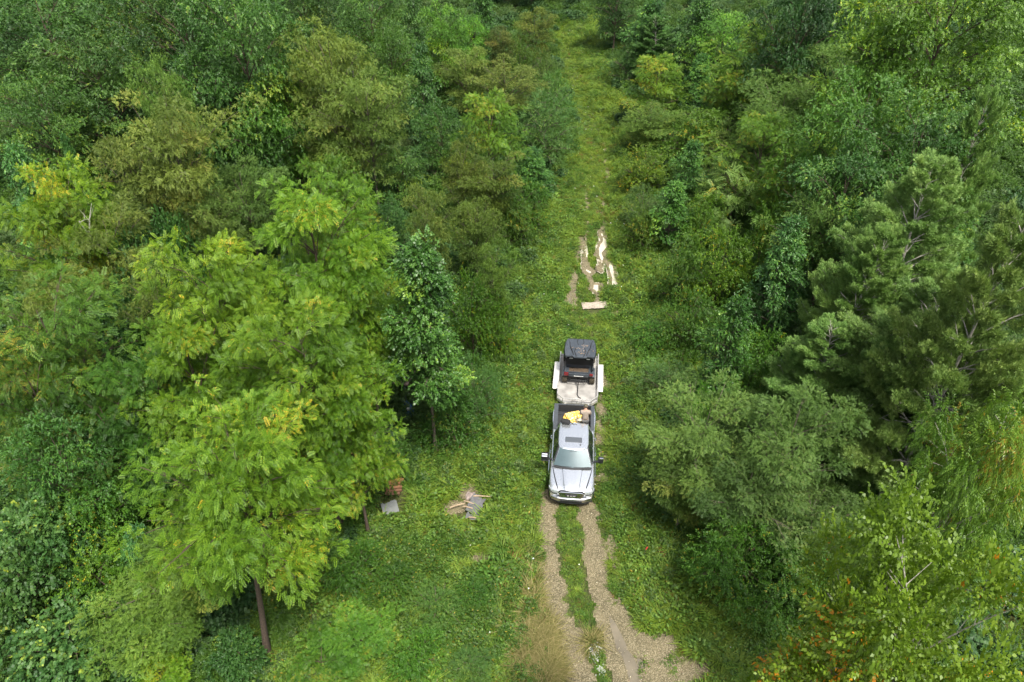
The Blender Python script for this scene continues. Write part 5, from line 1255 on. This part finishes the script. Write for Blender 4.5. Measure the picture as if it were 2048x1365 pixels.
# --- bottom left
tree(185, 990, 5.5, 190, 'bush', (1.0, 1.15, 1.1), 'pale-topped vine-hung bush at lower left')
tree(260, 1060, 5, 110, 'tulip', (1.0, 1.2, 1.5), 'small bluish sapling at lower left above the olive bush')
tree(350, 1095, 5.2, 260, 'locust', (1.12, 1.25, .8), 'large olive yellow bush-like tree left of the bare trunk at bottom')
tree(265, 1195, 4.4, 220, 'locust', (1.05, 1.2, .8), 'olive yellow bush-like tree, lower left of its larger neighbour')
tree(60, 1010, 6, 230, 'vine', (1.25, 1.25, 1.2), 'pale bluish vine mound at the left edge, uppermost of three')
tree(30, 1130, 5, 230, 'vine', (1.3, 1.25, 1.0), 'green vine mound at the left edge, middle of three')
tree(120, 1240, 4.2, 250, 'vine', (1.1, 1.15, 1.1), 'dark vine mound in the bottom left corner')
tree(185, 1130, 4.5, 190, 'bush', (1.2, 1.2, .9), 'yellowish green bush between the vine mounds and the olive bush')
tree(700, 1245, 2.4, 150, 'walnut', (.62, .8, 1.1), 'low clump of feathery seedlings at the bottom edge, left of the dry grass')
tree(640, 1310, 2.2, 130, 'walnut', (.58, .76, 1.0), 'low feathery seedlings at the bottom edge right of the bare trunk')
tree(310, 1335, 2.2, 90, 'walnut', (1.25, 1.35, 1.1), 'bright feathery seedling at the bottom edge below the olive bush')
tree(460, 1290, 2.0, 120, 'vine', (1.0, 1.1, .9), 'low dark vines around the foot of the bare trunk')
tree(700, 1110, 2.0, 130, 'bush', (.75, .9, .8), 'low dark bush at the foot of the front feathery tree, on its clearing side')
tree(785, 1150, 1.4, 110, 'bush', (.85, 1.0, .9), 'knee high green bush in the clearing below the pale metal sheet')
tree(870, 1195, 1.2, 110, 'shrub', (.9, 1.1, .8), 'low grey-green bush in the clearing below the scrap pile')
tree(945, 1175, 1.0, 80, 'bush', (.8, 1.05, .9), 'low dark weed clump just below the small bare earth patch')
tree(830, 1290, 1.5, 120, 'bush', (.9, 1.1, .9), 'green bush near the bottom edge between the seedlings and the dry grass')
tree(940, 1320, 1.2, 100, 'shrub', (.8, 1.05, .8), 'low grey-green bush at the bottom edge left of the dry grass')
# --- far right and right
tree(1150, -190, 8, 190, 'oak', (.62, .78, .8), 'very dark tree closing the far end of the track')
tree(1065, -120, 9, 130, 'oak', (.65, .8, .8), 'dark tree at the upper edge left of the far track end')
tree(1245, 5, 5, 84, 'shrub', (.75, .95, .85), 'grey-green shrub on the right of the far track end')
tree(1280, 85, 5, 120, 'shrub', (.65, .88, .78), 'dark grey-green shrub right of the far track, below the first')
tree(1240, -70, 10, 110, 'oak', (.6, .78, .85), 'dark tree at the upper edge just right of the far track')
tree(1305, 0, 9, 120, 'tulip', (.95, 1.05, 1.0), 'broad-leaved tree at the upper edge behind the soft bluish one')
tree(1325, 30, 8, 120, 'pine', (.75, 1.0, 1.1), 'soft bluish green fluffy pine right of the far track')
tree(1405, -5, 10, 110, 'tulip', (1.05, 1.1, 1.05), 'bright broad-leaved tree at the upper edge right of the bluish pine')
tree(1455, 25, 9, 120, 'oak', (1.5, 1.7, 1.1), 'yellow-green tree with upright shoots, left of the big layered one')
tree(1540, 38, 11, 170, 'walnut', (.72, .80, 1.1), 'large olive green layered tree at upper right of the track')
tree(1480, 120, 8, 130, 'walnut', (.66, .75, 1.0), 'olive green layered tree lower left of the large layered one')
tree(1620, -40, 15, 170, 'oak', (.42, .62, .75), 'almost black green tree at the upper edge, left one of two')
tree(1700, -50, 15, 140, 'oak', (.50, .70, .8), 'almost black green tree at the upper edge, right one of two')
tree(1318, 115, 7, 125, 'walnut', (.85, .88, 1.0), 'bright olive feathery tree leaning to the right verge of the far track')
tree(1405, 110, 6, 80, 'tulip', (1.1, 1.2, 1.1), 'small broad-leaved tree between the two olive layered trees')
tree(1700, 90, 11, 190, 'locust', (.75, .98, .95), 'grey-green airy tree at upper right, upper one of two')
tree(1580, 165, 9, 180, 'locust', (.78, 1.0, .95), 'grey-green airy tree at upper right, lower one of two')
tree(1930, -80, 19, 330, 'oak', (1.5, 1.4, .75), 'huge yellow-green tree in the top right corner')
tree(1800, 20, 16, 230, 'oak', (1.5, 1.45, .8), 'yellow-topped tree left of the huge corner tree')
tree(1750, 150, 14, 220, 'oak', (1.15, 1.3, 1.0), 'big mid green tree with yellow left edge at right')
tree(1870, 190, 14, 260, 'oak', (.85, 1.05, 1.05), 'big dark green tree behind the pines at right')
tree(1720, 290, 12, 230, 'oak', (.8, 1.05, 1.15), 'big bluish green tree in the middle of the right wood')
tree(1830, 330, 11, 200, 'oak', (.8, .95, .85), 'dark tree behind the pines, lower than its neighbours')
tree(1995, 175, 15, 150, 'pine', (1.0, 1.05, 1.0), 'pine top standing at the right frame edge, uppermost pine')
tree(1540, 225, 9, 180, 'walnut', (.62, .74, .9), 'dense olive green tree right of the sumac, upper')
tree(1580, 310, 8, 120, 'walnut', (.52, .66, .8), 'dark olive green tree just right of the sumac')
tree(1400, 225, 5, 140, 'bush', (1.1, 1.05, 1.0), 'round green bush in the upper right thicket')
tree(1305, 215, 4.5, 150, 'locust', (1.0, 1.1, .9), 'pale airy shrubby tree on the right verge, above the sapling')
tree(1460, 260, 5, 110, 'shrub', (1.2, 1.2, .9), 'pale green shrub left of the dense olive tree')
tree(1388, 280, 5.5, 90, 'tulip', (1.2, 1.25, 1.2), 'pale broad-leaved sapling above the sumac')
tree(1290, 300, 3.8, 120, 'bush', (1.5, 1.2, .8), 'yellow-tinged bush on the right verge of the track')
tree(1290, 385, 3.4, 100, 'shrub', (1.1, 1.15, 1.2), 'silvery green shrub on the right verge')
tree(1480, 338, 5.5, 130, 'sumac', (1.0, 1.0, 1.0), 'pale whitish green sumac with star-shaped leaf fans, the larger one')
tree(1435, 428, 3.6, 70, 'sumac', (.95, 1.0, 1.0), 'small pale sumac below the larger one')
tree(1352, 365, 5.5, 110, 'tulip', (1.15, 1.2, .9), 'fresh green leafy tree left of the sumac')
tree(1410, 400, 4.2, 110, 'bush', (1.3, 1.3, .9), 'light green bush between the fresh green tree and the sumac')
tree(1290, 425, 3.2, 90, 'bush', (1.15, 1.05, .8), 'orange-flecked bush on the right verge above the puddles')
tree(1455, 470, 6, 140, 'bush', (1.4, 1.3, .8), 'yellow-green bushy tree right of the puddles')
tree(1385, 480, 5, 120, 'bush', (.8, .8, .9), 'thin dull bushy tree right of the puddles with a bare stem')
tree(1590, 440, 9, 150, 'tulip', (.95, 1.05, 1.15), 'tall bluish broad-leaved tree left of the pines')
tree(1540, 420, 7, 120, 'bush', (1.0, 1.05, .9), 'green leafy tree below the dark olive one')
tree(1650, 390, 9, 160, 'locust', (.72, .95, .9), 'dark grey-green tree left of the upper pine boughs')
tree(1480, 592, 8, 150, 'tulip', (1.05, 1.15, .8), 'rounded bright green maple-like tree right of the trailer')
tree(1390, 590, 4.2, 130, 'bush', (.65, .75, .8), 'dark bush left of the bright maple-like tree')
tree(1520, 680, 5, 150, 'bush', (.8, 1.0, .8), 'dark bush below the bright maple-like tree')
tree(1345, 735, 2.6, 130, 'shrub', (.9, 1.1, 1.1), 'low silvery green shrub right of the trailer')
tree(1410, 770, 3, 70, 'bush', (1.1, 1.6, .7), 'small vivid green bush behind the wide olive tree')
tree(1300, 650, 1.8, 90, 'bush', (.75, 1.0, 1.0), 'low dark weed clump right of the plank')
# --- pines
tree(1880, 330, 14, 330, 'pine', N_, 'tall pine right of centre right wood with long level boughs, upper left of the group')
tree(2050, 420, 17, 360, 'pine', (1.05, 1.0, .9), 'near pine cut by the right frame edge')
tree(1760, 440, 12, 260, 'pine', (.95, 1.0, .9), 'pine with pale bare branch lines, left one of the group')
tree(1900, 560, 12, 380, 'pine', (.9, .95, .9), 'broad pine with sweeping boughs in the middle of the right side')
tree(1700, 640, 9, 280, 'pine', (.85, .95, .85), 'low spreading pine reaching left towards the maple-like tree')
tree(1840, 760, 8, 260, 'pine', (.8, .88, .8), 'lowest pine above the bare grey branches')
# --- right foreground
tree(1420, 800, 7, 250, 'locust', (.80, .95, .92), 'wide olive grey-green tree right of the truck, left one of two')
tree(1600, 800, 8.5, 260, 'locust', (.72, .92, .98), 'wide grey-green tree right of the truck, right one of two')
tree(1380, 930, 4.5, 180, 'locust', (.9, 1.0, .75), 'low olive tree leaning over the verge right of the truck')
tree(1510, 930, 6, 230, 'locust', (.64, .84, .92), 'lower grey-green tree in front of the wide pair')
tree(1640, 990, 4.6, 190, 'locust', (.62, .82, .8), 'dark grey-green tree beside the bare fallen branch')
tree(1470, 1060, 4, 180, 'bush', (.75, .95, .9), 'dark bush at lower right, left one of the row')
tree(1590, 1100, 3.6, 190, 'bush', (.7, .9, .9), 'dark bush at lower right, middle one of the row')
tree(1700, 1160, 3, 170, 'bush', (.62, .82, .8), 'dark bush left of the large-leaved corner tree')
tree(2010, 835, 17, 250, 'cherry', (1.0, 1.0, 1.0), 'near tree with drooping narrow leaves and rusty spots at the right edge')
tree(1950, 1110, 21, 360, 'redbud', (1.2, 1.12, 1.0), 'near tree with large oval yellow-green leaves and orange ones in the bottom right corner')
